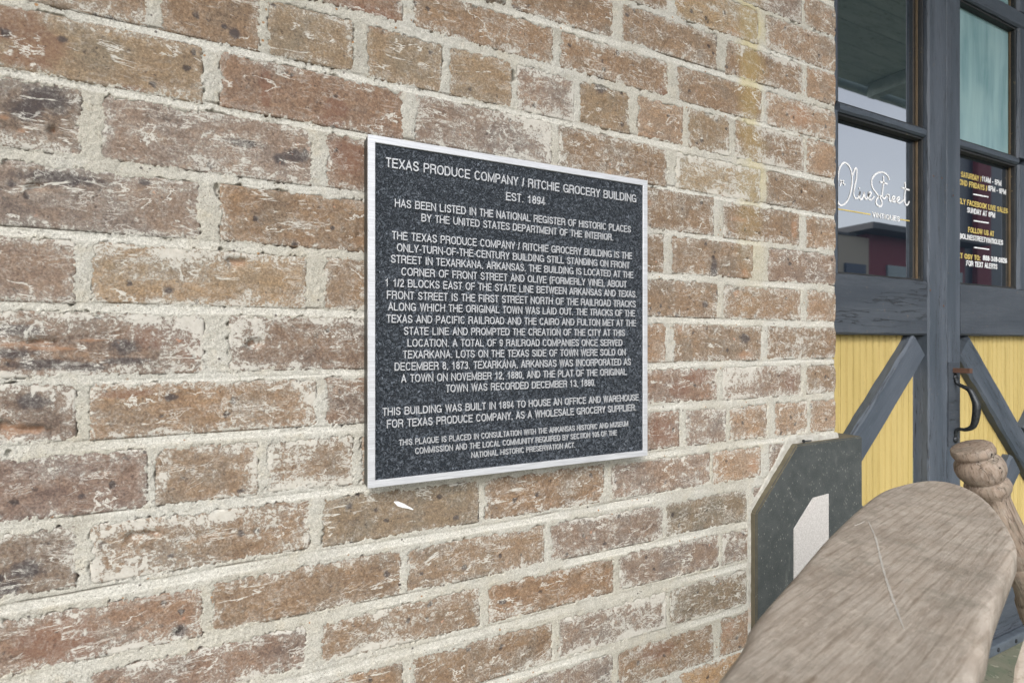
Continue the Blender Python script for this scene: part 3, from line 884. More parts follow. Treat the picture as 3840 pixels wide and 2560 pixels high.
R = [ring(px0, px1, pz0, pz1, PY + .004), ring(px0, px1, pz0, pz1, PY + e), ring(px0 + e, px1 - e, pz0 + e, pz1 - e, PY),
     ring(px0 + bw_ - e, px1 - bw_ + e, pz0 + bw_ - e, pz1 - bw_ + e, PY), ring(px0 + bw_, px1 - bw_, pz0 + bw_, pz1 - bw_, PY + e),
     ring(px0 + bw_, px1 - bw_, pz0 + bw_, pz1 - bw_, PY + .0035)]
for r0, r1 in zip(R[:-1], R[1:]):
    for k in range(4): bm.faces.new((r0[k], r0[(k + 1) % 4], r1[(k + 1) % 4], r1[k]))
bm_obj("frame", bm, M_ALU, plq)

def _arc(cx, cy, rx, ry, a0, a1, n=12):
    return [(cx + rx * math.cos(math.radians(a0 + (a1 - a0) * i / n)), cy + ry * math.sin(math.radians(a0 + (a1 - a0) * i / n))) for i in range(n + 1)]
_sup = lambda p: [(0.5 + (x - .5) * (1 + .10 * (4 * abs((x - .5) * (y - .5)))), 0.5 + (y - .5) * (1 + .10 * (4 * abs((x - .5) * (y - .5))))) for x, y in p]
_S = [(.96, .74), (.90, .90), (.72, .985), (.5, 1), (.26, .98), (.08, .88), (.04, .74), (.12, .62), (.30, .55), (.70, .45), (.90, .38), (.99, .26), (.93, .10), (.74, .015), (.5, 0), (.24, .02), (.08, .11), (.01, .27)]
# glyph: (advance in cap heights, strokes); a stroke starting with 'r' has cut round ends, 'c' is closed
G = {
 'A': (.98, [[(0, 0), (.5, 1), (1, 0)], [(.22, .30), (.78, .30)]]),
 'B': (.98, [[(.6, .53), (0, .53)], ['c', (0, 0), (0, 1), (.6, 1)] + _arc(.62, .765, .32, .235, 90, -90, 8)[1:-1] + [(.66, .53)] + _arc(.64, .265, .36, .265, 90, -90, 8)[1:]]),
 'C': (.99, [['r'] + _sup(_arc(.5, .5, .5, .5, 36, 324, 20))]),
 'D': (.99, [['c', (0, 0), (0, 1), (.42, 1)] + _arc(.45, .5, .55, .5, 84, -84, 12) + [(.42, 0)]]),
 'E': (.90, [[(1, 1), (0, 1), (0, 0), (1, 0)], [(0, .53), (.9, .53)]]),
 'F': (.84, [[(1, 1), (0, 1), (0, 0)], [(0, .51), (.85, .51)]]),
 'G': (1.06, [['r'] + _sup(_arc(.5, .5, .5, .5, 36, 325, 20)), [(.60, .44), (.99, .44), (.99, .03)]]),
 'H': (.99, [[(0, 0), (0, 1)], [(1, 0), (1, 1)], [(0, .52), (1, .52)]]),
 'I': (.40, [[(.5, 0), (.5, 1)]]),
 'J': (.78, [['r', (1, 1.1), (1, .34)] + _arc(.5, .33, .5, .33, 0, -165, 10)]),
 'K': (.99, [[(0, 0), (0, 1)], [(.95, 1), (.08, .36)], [(.36, .58), (1, 0)]]),
 'L': (.84, [[(0, 1), (0, 0), (1, 0)]]),
 'M': (1.16, [[(0, 0), (0, 1), (.5, .08), (1, 1), (1, 0)]]),
 'N': (.99, [[(0, 0), (0, 1), (1, 0), (1, 1)]]),
 'O': (1.06, [['c'] + _sup(_arc(.5, .5, .5, .5, 0, 342, 19))]),
 'P': (.91, [[(0, 0), (0, 1), (.55, 1)] + _arc(.62, .735, .38, .265, 85, -85, 10) + [(.55, .47), (.05, .47)]]),
 'Q': (1.06, [['c'] + _sup(_arc(.5, .5, .5, .5, 0, 342, 19)), [(.62, .26), (1.0, -.02)]]),
 'R': (.99, [[(0, 0), (0, 1), (.55, 1)] + _arc(.60, .75, .36, .25, 85, -85, 10) + [(.55, .5), (.05, .5)], [(.66, .49), (.86, .40), (.91, .25), (.97, 0)]]),
 'S': (.91, [['r'] + _S]),
 'T': (.84, [[(0, 1), (1, 1)], [(.5, 0), (.5, 1)]]),
 'U': (.99, [[(0, 1), (0, .36)] + _arc(.5, .36, .5, .36, 190, 350, 10) + [(1, .36), (1, 1)]]),
 'V': (.91, [[(0, 1), (.5, 0), (1, 1)]]),
 'W': (1.30, [[(0, 1), (.25, 0), (.5, 1), (.75, 0), (1, 1)]]),
 'X': (.91, [[(0, 0), (1, 1)], [(0, 1), (1, 0)]]),
 'Y': (.91, [[(0, 1), (.5, .42), (1, 1)], [(.5, .45), (.5, 0)]]),
 'Z': (.84, [[(0, 1), (1, 1), (0, 0), (1, 0)]]),
 '0': (.78, [['c'] + _sup(_arc(.5, .5, .5, .5, 0, 340, 17))]),
 '1': (.78, [[(.08, .76), (.36, .80), (.56, .97), (.56, 0)]]),
 '2': (.78, [['r', (.02, .68), (.06, .86), (.22, .98), (.5, 1), (.8, .97), (.96, .82), (.95, .66), (.80, .48), (.2, .18), (.02, 0), (1.15, 0)]]),
 '3': (.78, [['r', (.04, .78), (.2, .96), (.5, 1), (.8, .96), (.93, .80), (.85, .61), (.5, .53)], ['r', (.5, .53), (.88, .47), (1, .28), (.88, .07), (.5, 0), (.16, .04), (.01, .24)]]),
 '4': (.78, [[(1.05, .22), (0, .22), (.70, 1), (.70, 0)]]),
 '5': (.78, [['r', (1, 1), (.2, 1), (.08, .50), (.3, .62), (.6, .65), (.9, .53), (1, .32), (.88, .08), (.5, 0), (.18, .04), (.01, .2)]]),
 '6': (.78, [['r', (.94, .80), (.78, .97), (.5, 1), (.2, .9), (.02, .6), (.0, .35), (.1, .1), (.5, 0), (.88, .08), (1, .32), (.88, .56), (.52, .63), (.16, .53), (.02, .36)]]),
 '7': (.78, [[(0, 1), (1, 1), (.55, .5), (.36, 0)]]),
 '8': (.78, [['c'] + _arc(.5, .765, .43, .235, 0, 336, 14), ['c'] + _arc(.5, .27, .5, .27, 0, 336, 14)]),
 '9': (.78, [['r', (.06, .20), (.22, .03), (.5, 0), (.8, .1), (.98, .4), (1, .65), (.9, .9), (.5, 1), (.12, .92), (0, .68), (.12, .44), (.48, .37), (.84, .47), (.98, .64)]]),
 '/': (.42, [[(-.1, 0), (1.1, 1)]]), '-': (.48, [[(.05, .37), (.95, .37)]]), ' ': (.56, []),
 '.': (.40, [['p', .5, 0]]), ',': (.40, [['p', .5, 0], [(.5, 0), (.35, -.12)]]), ':': (.40, [['p', .5, 0], ['p', .5, .6]]),
 '(': (.46, [['r', (.9, 1.08), (.35, .8), (.15, .42), (.35, .05), (.9, -.22)]]), ')': (.46, [['r', (.1, 1.08), (.65, .8), (.85, .42), (.65, .05), (.1, -.22)]]),
 '@': (1.3, [['r'] + _arc(.5, .42, .5, .56, -50, 290, 22), ['c'] + _arc(.5, .42, .22, .26, 0, 330, 11)]),
}
def world_of(o):
    v = Vector(o.location)
    while o.parent is not None:
        o = o.parent; v = v + o.location
    return v
def put_text(name, s, xa, xb, zbase, cap, y, depth, mat, parent, w=0.132):
    """raised lettering cut as strokes, fitted between two world X, front face on plane y and facing -Y"""
    h = w / 2
    polys = []                                    # (points, closed, round)
    X = 0.0
    for ch in s:
        adv, strokes = G[ch]
        side = .092
        W_ = adv - 2 * side
        for st in strokes:
            if st and st[0] == 'p':
                cx_ = X + side + st[1] * W_; cy_ = h + st[2]
                polys.append(([(cx_ - h * 1.05, cy_), (cx_ + h * 1.05, cy_)], False, True)); continue
            kind = st[0] if isinstance(st[0], str) else None
            pts = st[1:] if kind else st
            pts = [(X + side + h * .7 + x * (W_ - 1.4 * h), h + y_ * (1 - 2 * h)) for x, y_ in pts]
            polys.append((pts, kind == 'c', kind == 'r'))
        X += adv
    mn = min(x for p, _, _ in polys for x, _ in p) - h; mxx = max(x for p, _, _ in polys for x, _ in p) + h
    kx = (xb - xa) / (mxx - mn)
    V, F = [], []
    off = world_of(parent)
    for i, (pts, closed, rnd) in enumerate(polys):
        n = len(pts)
        L, R_ = [], []
        for k in range(n):
            p = pts[k]
            a = pts[k - 1] if (k > 0 or closed) else None
            b = pts[(k + 1) % n] if (k < n - 1 or closed) else None
            def un(u, v_):
                d = (v_[0] - u[0], v_[1] - u[1]); l_ = math.hypot(*d) or 1; return (d[0] / l_, d[1] / l_)
            d0 = un(a, p) if a else None; d1 = un(p, b) if b else None
            if d0 is None: d0 = d1; ext = -1
            elif d1 is None: d1 = d0; ext = 1
            else: ext = 0
            if rnd: ext = 0
            t_ = (d0[0] + d1[0], d0[1] + d1[1]); l_ = math.hypot(*t_) or 1e-6; t_ = (t_[0] / l_, t_[1] / l_)
            nrm = (-t_[1], t_[0]); cosn = max(.42, abs(nrm[0] * -d0[1] + nrm[1] * d0[0]))
            m_ = h / cosn
            q = (p[0] + t_[0] * ext * h, p[1] + t_[1] * ext * h)
            L.append((q[0] + nrm[0] * m_, q[1] + nrm[1] * m_)); R_.append((q[0] - nrm[0] * m_, q[1] - nrm[1] * m_))
        base = len(V)
        yo = y + (i % 7) * 0.00004
        for k in range(n):
            for (q, yy) in ((L[k], yo), (R_[k], yo), (R_[k], y + depth), (L[k], y + depth)):
                V.append((xa + (q[0] - mn) * kx - off.x, yy - off.y, zbase + q[1] * cap - off.z))
        m = n if closed else n - 1
        for k in range(m):
            a_, b_ = base + k * 4, base + ((k + 1) % n) * 4
            for j in (0, 1, 3): F.append((a_ + j, a_ + (j + 1) % 4, b_ + (j + 1) % 4, b_ + j))
        if not closed:
            F.append((base, base + 3, base + 2, base + 1)); e_ = base + (n - 1) * 4; F.append((e_, e_ + 1, e_ + 2, e_ + 3))
    me = np_mesh(name, V, F, smooth=False)
    bm = bmesh.new(); bm.from_mesh(me); bmesh.ops.recalc_face_normals(bm, faces=bm.faces[:]); bm.to_mesh(me); bm.free()
    return obj_from(name, me, mat, parent)

def zt(px, py, top):      # spot in plaque zooms -> 3840 scale
    return (1340 + px / 2.0632, (480 if top else 1160) + py / 2.0632)
LINES = [
 ("TEXAS PRODUCE COMPANY / RITCHIE GROCERY BUILDING", 1, 222, 230, 301, 2160, 517, 581),
 ("EST. 1894", 1, 1153, 498, 562, 1455, 538, 599),
 ("HAS BEEN LISTED IN THE NATIONAL REGISTER OF HISTORIC PLACES", 1, 292, 549, 611, 2117, 760, 812),
 ("BY THE UNITED STATES DEPARTMENT OF THE INTERIOR.", 1, 497, 668, 726, 1982, 820, 872),
 ("THE TEXAS PRODUCE COMPANY / RITCHIE GROCERY BUILDING IS THE", 1, 270, 797, 860, 2128, 967, 1018),
 ("ONLY-TURN-OF-THE-CENTURY BUILDING STILL STANDING ON FRONT", 1, 308, 893, 954, 2107, 1040, 1090),
 ("STREET IN TEXARKANA, ARKANSAS. THE BUILDING IS LOCATED AT THE", 1, 262, 980, 1042, 2136, 1115, 1165),
 ("CORNER OF FRONT STREET AND OLIVE (FORMERLY VINE), ABOUT", 1, 343, 1079, 1140, 2085, 1187, 1238),
 ("1 1/2 BLOCKS EAST OF THE STATE LINE BETWEEN ARKANSAS AND TEXAS.", 1, 218, 1165, 1227, 2165, 1262, 1312),
 ("FRONT STREET IS THE FIRST STREET NORTH OF THE RAILROAD TRACKS", 1, 230, 1260, 1322, 2155, 1338, 1390),
 ("ALONG WHICH THE ORIGINAL TOWN WAS LAID OUT. THE TRACKS OF THE", 1, 240, 1350, 1412, 2150, 1411, 1461),
 ("TEXAS AND PACIFIC RAILROAD AND THE CAIRO AND FULTON MET AT THE", 0, 228, 42, 104, 2157, 84, 133),
 ("STATE LINE AND PROMPTED THE CREATION OF THE CITY AT THIS", 0, 362, 137, 198, 2072, 158, 208),
 ("LOCATION. A TOTAL OF 9 RAILROAD COMPANIES ONCE SERVED", 0, 390, 228, 288, 2052, 236, 286),
 ("TEXARKANA. LOTS ON THE TEXAS SIDE OF TOWN WERE SOLD ON", 0, 355, 318, 378, 2077, 309, 360),
 ("DECEMBER 8, 1873. TEXARKANA, ARKANSAS WAS INCORPORATED AS", 0, 290, 410, 473, 2118, 383, 434),
 ("A TOWN ON NOVEMBER 12, 1880, AND THE PLAT OF THE ORIGINAL", 0, 342, 502, 563, 2085, 461, 511),
 ("TOWN WAS RECORDED DECEMBER 13, 1880.", 0, 687, 582, 640, 1845, 544, 596),
 ("THIS BUILDING WAS BUILT IN 1894 TO HOUSE AN OFFICE AND WAREHOUSE", 0, 197, 760, 822, 2178, 660, 708),
 ("FOR TEXAS PRODUCE COMPANY, AS A WHOLESALE GROCERY SUPPLIER.", 0, 230, 850, 912, 2160, 739, 790),
 ("THIS PLAQUE IS PLACED IN CONSULTATION WITH THE ARKANSAS HISTORIC AND MUSEUM", 0, 325, 1008, 1052, 2097, 867, 908),
 ("COMMISSION AND THE LOCAL COMMUNITY REQUIRED BY SECTION 105 OF THE", 0, 450, 1070, 1117, 2010, 937, 977),
 ("NATIONAL HISTORIC PRESERVATION ACT.", 0, 885, 1102, 1146, 1688, 1033, 1073),
]
bpy.context.view_layer.update()
for (s, top, xl, ya, yb, xr, yc, yd) in LINES:
    A = on_y(*zt(xl, ya, top), PY); B_ = on_y(*zt(xl, yb, top), PY)
    C_ = on_y(*zt(xr, yc, top), PY); D_ = on_y(*zt(xr, yd, top), PY)
    zbm = (B_[2] + D_[2]) / 2; capm = ((A[2] - B_[2]) + (C_[2] - D_[2])) / 2
    put_text("lettering", s, A[0], C_[0], zbm, capm, PY + .0001, .0026, M_LETTER, plq)

# ------------------------------------------------------------------ double doors
FY, GY, BY = 1.0, 1.032, 1.034
def mat_glass():
    t = MT("dark_window_glass"); v = t.coord("Object")
    n = t.noise(v, 60, 6, 0.7)
    sp = t.math('MULTIPLY', t.ramp(t.voro(v, 120), 0.10, 0.04), t.ramp(t.noise(v, 15, 2), 0.45, 0.6, 0, 0.5))
    c = t.mix(t.ramp(n, 0.45, 0.8, 0, 0.15), (0.012, 0.020, 0.030), (0.10, 0.15, 0.16))
    c = t.mix(sp, c, (0.35, 0.38, 0.38))
    wob = t.noise(v, 2.5, 2)
    return t.out(c, 0.02, t.bump(wob, 0.02, 0.01), 0, 0.5, 5.6)
def mat_film():
    t = MT("dusty_teal_film_glass"); v = t.coord("Object", scale=(1, 1, 0.16)); v1 = t.coord("Object")
    n = t.noise(v, 14, 5, 0.6, 0.4); m = t.noise(v1, 4, 3)
    c = t.mix(t.ramp(n, 0.3, 0.7), (0.17, 0.30, 0.32), (0.30, 0.45, 0.47))
    c = t.mix(t.ramp(m, 0.45, 0.7, 0, 0.5), c, (0.33, 0.47, 0.47))
    return t.out(c, 0.12, None, 0, 0.5, 1.5)
M_GLASS, M_FILM = mat_glass(), mat_film()
M_GOLD = flat("gold_vinyl", (0.72, 0.55, 0.16), 0.5)
M_VINYL = flat("white_vinyl", (0.93, 0.94, 0.95), 0.6)

ZR1, ZR0 = CAMZ + .2005, CAMZ + .0205       # lock rail
ZBOT = CAMZ - 0.86
def leaf(x0, x1, label, sgn, mx):
    t = thing("door_leaf", ((x0 + x1) / 2, FY + .03, 0.0), label, "door")
    ws = 0.103
    meet = x1 if sgn > 0 else x0            # meeting side
    # stiles
    top = CAMZ + 1.62
    for (a, b, sd) in ((x0, x0 + (0.112 if sgn < 0 else ws) - (0.018 if sgn < 0 else 0), 1), (x1 - (0.112 if sgn > 0 else ws), x1, 2)):
        yy = FY - (.004 if sgn > 0 else 0)
        plank("stile", t, M_BLUE, ((a + b) / 2, yy, 0.04), ((a + b) / 2, yy, top), b - a - .001, .045, seed=sd + (7 if sgn > 0 else 20), cham=.005, wob=.0022, seg=120)
    ia = x0 + (0.094 if sgn < 0 else ws); ib = x1 - (0.112 if sgn > 0 else ws)
    plank("rail", t, M_BLUED, (ia, FY + .001, (ZR0 + ZR1) / 2), (ib, FY + .001, (ZR0 + ZR1) / 2), ZR1 - ZR0, .044, seed=31, cham=.006, wob=.002, seg=60)
    plank("rail", t, M_BLUED, (ia, FY + .001, (.03 + ZBOT) / 2), (ib, FY + .001, (.03 + ZBOT) / 2), ZBOT - .03, .044, seed=32, cham=.005, wob=.001, seg=40)
    plank("rail", t, M_BLUE, (ia, FY + .001, CAMZ + 1.2375), (ib, FY + .001, CAMZ + 1.2375), .065, .044, seed=34, cham=.006, wob=.002, seg=50)
    # glazing bars
    rows = [(ZR1, CAMZ + .679), (CAMZ + .706, CAMZ + 1.205), (CAMZ + 1.27, CAMZ + 1.6)]
    for (za, zb) in rows:
        plank("glazing_bar", t, M_BLUE, (mx, FY + .003, za), (mx, FY + .003, zb), .066, .04, seed=41, cham=.008, wob=.002, seg=50)
    for (a, b) in ((ia, mx - .036), (mx + .036, ib)):
        plank("glazing_bar", t, M_BLUE, (a, FY + .002, CAMZ + .6925), (b, FY + .002, CAMZ + .6925), .027, .04, seed=43, cham=.006, wob=.0018, seg=40)
    panes = []
    for ri, (za, zb) in enumerate(rows):
        for (a, b) in ((ia, mx - .036), (mx + .036, ib)):
            film = sgn < 0 and ri >= 1
            p = box("window_pane", t, M_FILM if film else M_GLASS, a, b, GY, GY + .004, za, zb)
            panes.append((ri, a, b, p))
            w = .007
            for (u0, u1, v0, v1) in ((a, a + w, za + w, zb - w), (b - w, b, za + w, zb - w)):
                f = box("glazing_bead", t, M_BLACKT, u0, u1, FY + .012, GY - .0005, v0, v1, .001, 1)
                f = box("putty_stop", t, M_BROWN, u0 - (0 if u0 == a else .004), u1 + (.004 if u0 == a else 0), GY - .007, GY - .0008, v0, v1, .0008, 1)
            for (v0, v1) in ((za, za + w), (zb - w, zb)):
                f = box("glazing_bead", t, M_BLACKT, a, b, FY + .012, GY - .0005, v0, v1, .001, 1)
    # tongue and groove boards (bead between every flat)
    bwid = 0.0655
    n = int(math.ceil((ib - ia) / bwid))
    prof = []
    def bead(u0):
        return [(u0 + .0000, .0035), (u0 + .0012, .0045), (u0 + .0022, .0010), (u0 + .0045, 0.0), (u0 + .0066, .001), (u0 + .0074, .0065), (u0 + .0086, .0065), (u0 + .0092, .0003)]
    prof = [(0, .009), (.0009, .009)] + bead(.0004)[2:] + [(.0315, 0.0)] + bead(.0325) + [(bwid - .0015, 0.0), (bwid - .0009, .009)]
    zlo, zhi = ZBOT - .005, ZR0 + .005
    me_shared = None
    for k in range(n):
        u0 = ia + k * bwid
        if u0 + bwid > ib + .03: break
        if me_shared is None:
            bm = bmesh.new()
            # local X up the board so that the grain follows it
            rows_ = [[bm.verts.new((zz, dy, -u)) for (u, dy) in prof] + [bm.verts.new((zz, .012, -bwid)), bm.verts.new((zz, .012, 0))] for zz in (0, (zhi - zlo) * .5, zhi - zlo)]
            for r0, r1 in zip(rows_[:-1], rows_[1:]):
                m_ = len(r0)
                for q in range(m_): bm.faces.new((r0[q], r0[(q + 1) % m_], r1[(q + 1) % m_], r1[q]))
            me_shared = bpy.data.meshes.new("board"); bmesh.ops.recalc_face_normals(bm, faces=bm.faces[:]); bm.to_mesh(me_shared); bm.free()
        o = obj_from("board", me_shared, M_YEL, t, Vector((u0, BY + rng.uniform(0, .0008), zlo)) - t.location)
        o.rotation_euler = (0, math.radians(-90), 0)
    # braces, an X in the lower panel
    z1, z0 = ZR0, ZBOT
    bwd = .100
    h = (bwd / 2) * math.sqrt(2) / 2
    def brace(xa, za, xb, zb2, seed, cutn=0):
        plank("brace", t, M_BLUE, (xa, FY + .004, za), (xb, FY + .004, zb2), bwd, .030, seed=seed, cham=.008, wob=.003, seg=90)
    cx = mx; cz = (z0 + z1) / 2
    hx = (ib - ia) / 2; hz = (z1 - z0) / 2
    ex = .036
    if sgn > 0:
        A, Bp = (ib - ex, z1 - ex), (ia + ex, z0 + ex)
    else:
        A, Bp = (ia + ex, z1 - ex), (ib - ex, z0 + ex)
    brace(A[0], A[1], Bp[0], Bp[1], 51)
    dd = .052
    sx2 = -1 if sgn > 0 else 1
    brace(cx - sx2 * (-dd), cz + dd * hz / hx, cx + sx2 * hx * .93, cz + hz * .93, 52)
    brace(cx + sx2 * (-dd), cz - dd * hz / hx, cx - sx2 * hx * .93, cz - hz * .93, 53)
    return t, panes, ia, ib
XM = 2.1335
doorL, panesL, la, lb = leaf(XM - 1.15, XM, "left door leaf, slate blue frame over yellow boards, white script on its glass", 1, 1.53)
doorR, panesR, ra, rb = leaf(XM + .0015, XM + 1.15, "right door leaf with the black pull handle, opening hours lettered on its glass", -1, 2.69)

# lettering on the glass
def z2(px, py): return (3080 + px / 2.8, 540 + py / 2.8)
TY = GY - .0012
def pane_of(panes, row, X):
    for ri, a, b, p in panes:
        if ri == row and a - .001 <= X <= b + .05: return p
def sub_text(p, s, xl, ya, yb, xr, yc, yd, mat, name="lettering", w=0.17):
    A = on_y(*z2(xl, ya), TY); B_ = on_y(*z2(xl, yb), TY); C_ = on_y(*z2(xr, yc), TY); D_ = on_y(*z2(xr, yd), TY)
    o = put_text(name, s, A[0], C_[0], (B_[2] + D_[2]) / 2, ((A[2] - B_[2]) + (C_[2] - D_[2])) / 2, TY, .0006, mat, p, w)
    return o
pR = pane_of(panesR, 0, X_of(3700, TY))
pL = pane_of(panesL, 0, X_of(3300, TY))
sub_text(pR, "SATURDAY /", 1470, 300, 360, 1680, 335, 390, M_GOLD)
sub_text(pR, "11AM - 5PM", 1690, 345, 400, 1890, 385, 440, M_VINYL)
sub_text(pR, "SECOND FRIDAYS /", 1372, 362, 418, 1740, 430, 490, M_GOLD)
sub_text(pR, "6PM - 9PM", 1755, 445, 500, 1940, 475, 528, M_VINYL)
sub_text(pR, "WEEKLY FACEBOOK LIVE SALES", 1352, 560, 616, 1958, 670, 725, M_GOLD)
sub_text(pR, "SUNDAY AT 8PM", 1535, 672, 727, 1825, 720, 775, M_VINYL)
sub_text(pR, "FOLLOW US AT", 1545, 878, 933, 1815, 915, 970, M_GOLD)
sub_text(pR, "@OLIVESTREETVINTIQUES", 1446, 948, 1003, 1908, 1002, 1055, M_VINYL)
sub_text(pR, "TEXT OSV TO:", 1383, 1142, 1197, 1672, 1170, 1222, M_GOLD)
sub_text(pR, "888-348-0626", 1700, 1175, 1229, 1950, 1198, 1250, M_VINYL)
sub_text(pR, "FOR TEXT ALERTS", 1525, 1230, 1286, 1848, 1258, 1312, M_VINYL)
sub_text(pL, "VINTIQUES", 538, 712, 768, 825, 768, 820, M_VINYL, w=.16)

def ribbon(p, pts, wpx, mat, name="lettering", closed=False, smooth=True):
    """flat vinyl stroke along a path of spots, tapered a little"""
    P3 = [Vector(on_y(*z2(x, y), TY)) for x, y in pts]
    if smooth and len(P3) > 2:
        Q = []
        for i in range(len(P3) - 1):
            p0, p1, p2, p3 = P3[max(0, i - 1)], P3[i], P3[i + 1], P3[min(len(P3) - 1, i + 2)]
            for k in range(8):
                u = k / 8
                Q.append(0.5 * ((2 * p1) + (-p0 + p2) * u + (2 * p0 - 5 * p1 + 4 * p2 - p3) * u * u + (-p0 + 3 * p1 - 3 * p2 + p3) * u ** 3))
        Q.append(P3[-1]); P3 = Q
    bm = bmesh.new()
    off = p.location + p.parent.location
    prev = None
    for i, q in enumerate(P3):
        d = (P3[min(i + 1, len(P3) - 1)] - P3[max(i - 1, 0)]).normalized()
        n = Vector((-d.z, 0, d.x)) * wpx / 2
        a, b = bm.verts.new(q + n - off), bm.verts.new(q - n - off)
        if prev: bm.faces.new((prev[0], prev[1], b, a))
        prev = (a, b)
    r = bmesh.ops.extrude_face_region(bm, geom=bm.faces[:])
    for v in [e for e in r['geom'] if isinstance(e, bmesh.types.BMVert)]: v.co.y += .0004
    return bm_obj(name, bm, mat, p)
W = .0052
script = [
 [(172, 600), (185, 632), (215, 646), (260, 620), (300, 545), (322, 440), (325, 330), (300, 245), (262, 205), (235, 202), (210, 225), (192, 262), (180, 320), (172, 400)],
 [(200, 382), (222, 402), (250, 434)], [(238, 388), (215, 408), (198, 440)],
 [(330, 330), (345, 290), (362, 256), (374, 280), (370, 360), (352, 450), (342, 520), (352, 562), (372, 576), (392, 560), (408, 520), (410, 500)],
 [(410, 500), (404, 545), (410, 582), (428, 580), (446, 540), (452, 512), (458, 560), (470, 582), (490, 560), (500, 520), (496, 506)],
 [(490, 552), (512, 548), (524, 520), (514, 508), (498, 530), (498, 572), (518, 590), (540, 576), (556, 552)],
 [(712, 385), (706, 350), (680, 318), (635, 298), (585, 312), (545, 350), (530, 400), (540, 460), (580, 520), (620, 570), (638, 615), (632, 650), (606, 656), (580, 630), (578, 596), (600, 560), (636, 548)],
 [(652, 338), (656, 400), (648, 470), (642, 540), (650, 572), (668, 574), (684, 545), (700, 545)], [(618, 400), (655, 408), (695, 424)],
 [(690, 560), (700, 532), (716, 552), (714, 580), (722, 602), (738, 596)],
 [(738, 596), (762, 584), (772, 562), (760, 552), (744, 572), (746, 600), (764, 612), (784, 600)],
 [(784, 600), (812, 592), (824, 572), (812, 560), (794, 580), (796, 608), (816, 622), (838, 612), (868, 590)],
 [(880, 405), (884, 470), (876, 550), (878, 610), (890, 640), (908, 640), (924, 606)], [(846, 462), (885, 474), (926, 488)],
]
for st in script: ribbon(pL, st, W, M_VINYL)
ribbon(pL, [(399, 462), (405, 474)], .006, M_VINYL)
ribbon(pL, [(172, 684), (516, 742)], .0035, M_GOLD, smooth=False)
ribbon(pL, [(832, 795), (926, 810)], .0035, M_GOLD, smooth=False)
for (a, b, c_, d) in ((1598, 530, 1756, 560), (1602, 808, 1760, 833), (1607, 1088, 1764, 1110)):
    ribbon(pR, [(a, b), (c_, d)], .0045, M_VINYL, smooth=False)

# handle plate, pull and latch bar on the right leaf
hx0, hx1 = 2.143, 2.214
hz1, hz0 = CAMZ - .071, CAMZ - .358
box("handle_plate", doorR, M_BLUED, hx0, hx1, FY - .004, FY + .001, hz0, hz1, .0015)
HX = 2.180
def tube(pts, radii, seg=12):
    bm = bmesh.new(); rings = []
    for i, p in enumerate(pts):
        d = (Vector(pts[min(i + 1, len(pts) - 1)]) - Vector(pts[max(i - 1, 0)])).normalized()
        a = Vector((1, 0, 0)) if abs(d.x) < .9 else Vector((0, 1, 0))
        a = (a - d * a.dot(d)).normalized(); b = d.cross(a)
        rings.append([bm.verts.new(Vector(p) + (a * math.cos(2 * math.pi * k / seg) + b * math.sin(2 * math.pi * k / seg)) * radii[i]) for k in range(seg)])
    for r0, r1 in zip(rings[:-1], rings[1:]):
        for k in range(seg): bm.faces.new((r0[k], r0[(k + 1) % seg], r1[(k + 1) % seg], r1[k]))
    bm.faces.new(rings[0][::-1]); bm.faces.new(rings[-1])
    return bm
zh1, zh0 = CAMZ - .133, CAMZ - .322
ctrl = [(FY - .006, zh1 + .006, .007), (FY - .010, zh1 - .008, .0055), (FY - .024, zh1 - .018, .006), (FY - .046, zh1 - .030, .008), (FY - .060, zh1 - .060, .0095),
        (FY - .066, (zh1 + zh0) / 2 + .01, .0115), (FY - .064, zh0 + .070, .011), (FY - .056, zh0 + .038, .009), (FY - .036, zh0 + .024, .0065), (FY - .014, zh0 + .022, .0055), (FY - .006, zh0 + .004, .006), (FY - .007, zh0 - .006, .005)]
cc = []
for i in range(len(ctrl) - 1):
    p0, p1, p2, p3 = ctrl[max(0, i - 1)], ctrl[i], ctrl[i + 1], ctrl[min(len(ctrl) - 1, i + 2)]
    for k in range(5):
        u = k / 5
        cc.append([0.5 * ((2 * b1) + (-a1 + c1) * u + (2 * a1 - 5 * b1 + 4 * c1 - d1) * u * u + (-a1 + 3 * b1 - 3 * c1 + d1) * u ** 3) for a1, b1, c1, d1 in zip(p0, p1, p2, p3)])
cc.append(list(ctrl[-1]))
bm = tube([Vector((HX, q[0], q[1])) - doorR.location for q in cc], [q[2] for q in cc], 14)
bm_obj("pull_handle", bm, M_IRON, doorR, smooth=True)
for zz in (zh1 + .010, zh0 - .014):
    bm = bmesh.new(); lathe(bm, [(0, .013), (.003, .013), (.006, .010), (.008, .004)], Vector((HX + .004, FY - .004, zz)) - doorR.location, (0, -1, 0), 16)
    bm_obj("bolt", bm, M_IRON, doorR, smooth=True)
box("latch_bar", doorR, M_RUST, HX - .012, HX + .008, FY - .052, FY - .003, CAMZ - .107, CAMZ - .091, .001)
# iron kick strip with bolts on the foot of the right leaf
M_STEEL = flat("worn_painted_steel", (0.10, 0.12, 0.145), 0.5, 0.3)
box("kick_strip", doorR, M_STEEL, ra - .02, rb + .04, FY - .028, FY - .0005, .006, .042, .006)
for k in range(8):
    xx = ra + .06 + k * .13
    bm = bmesh.new(); lathe(bm, [(0, .008), (.002, .008), (.004, .004)], Vector((xx, FY - .028, .024)) - doorR.location, (0, -1, 0), 12)
    bm_obj("bolt", bm, M_IRON, doorR)
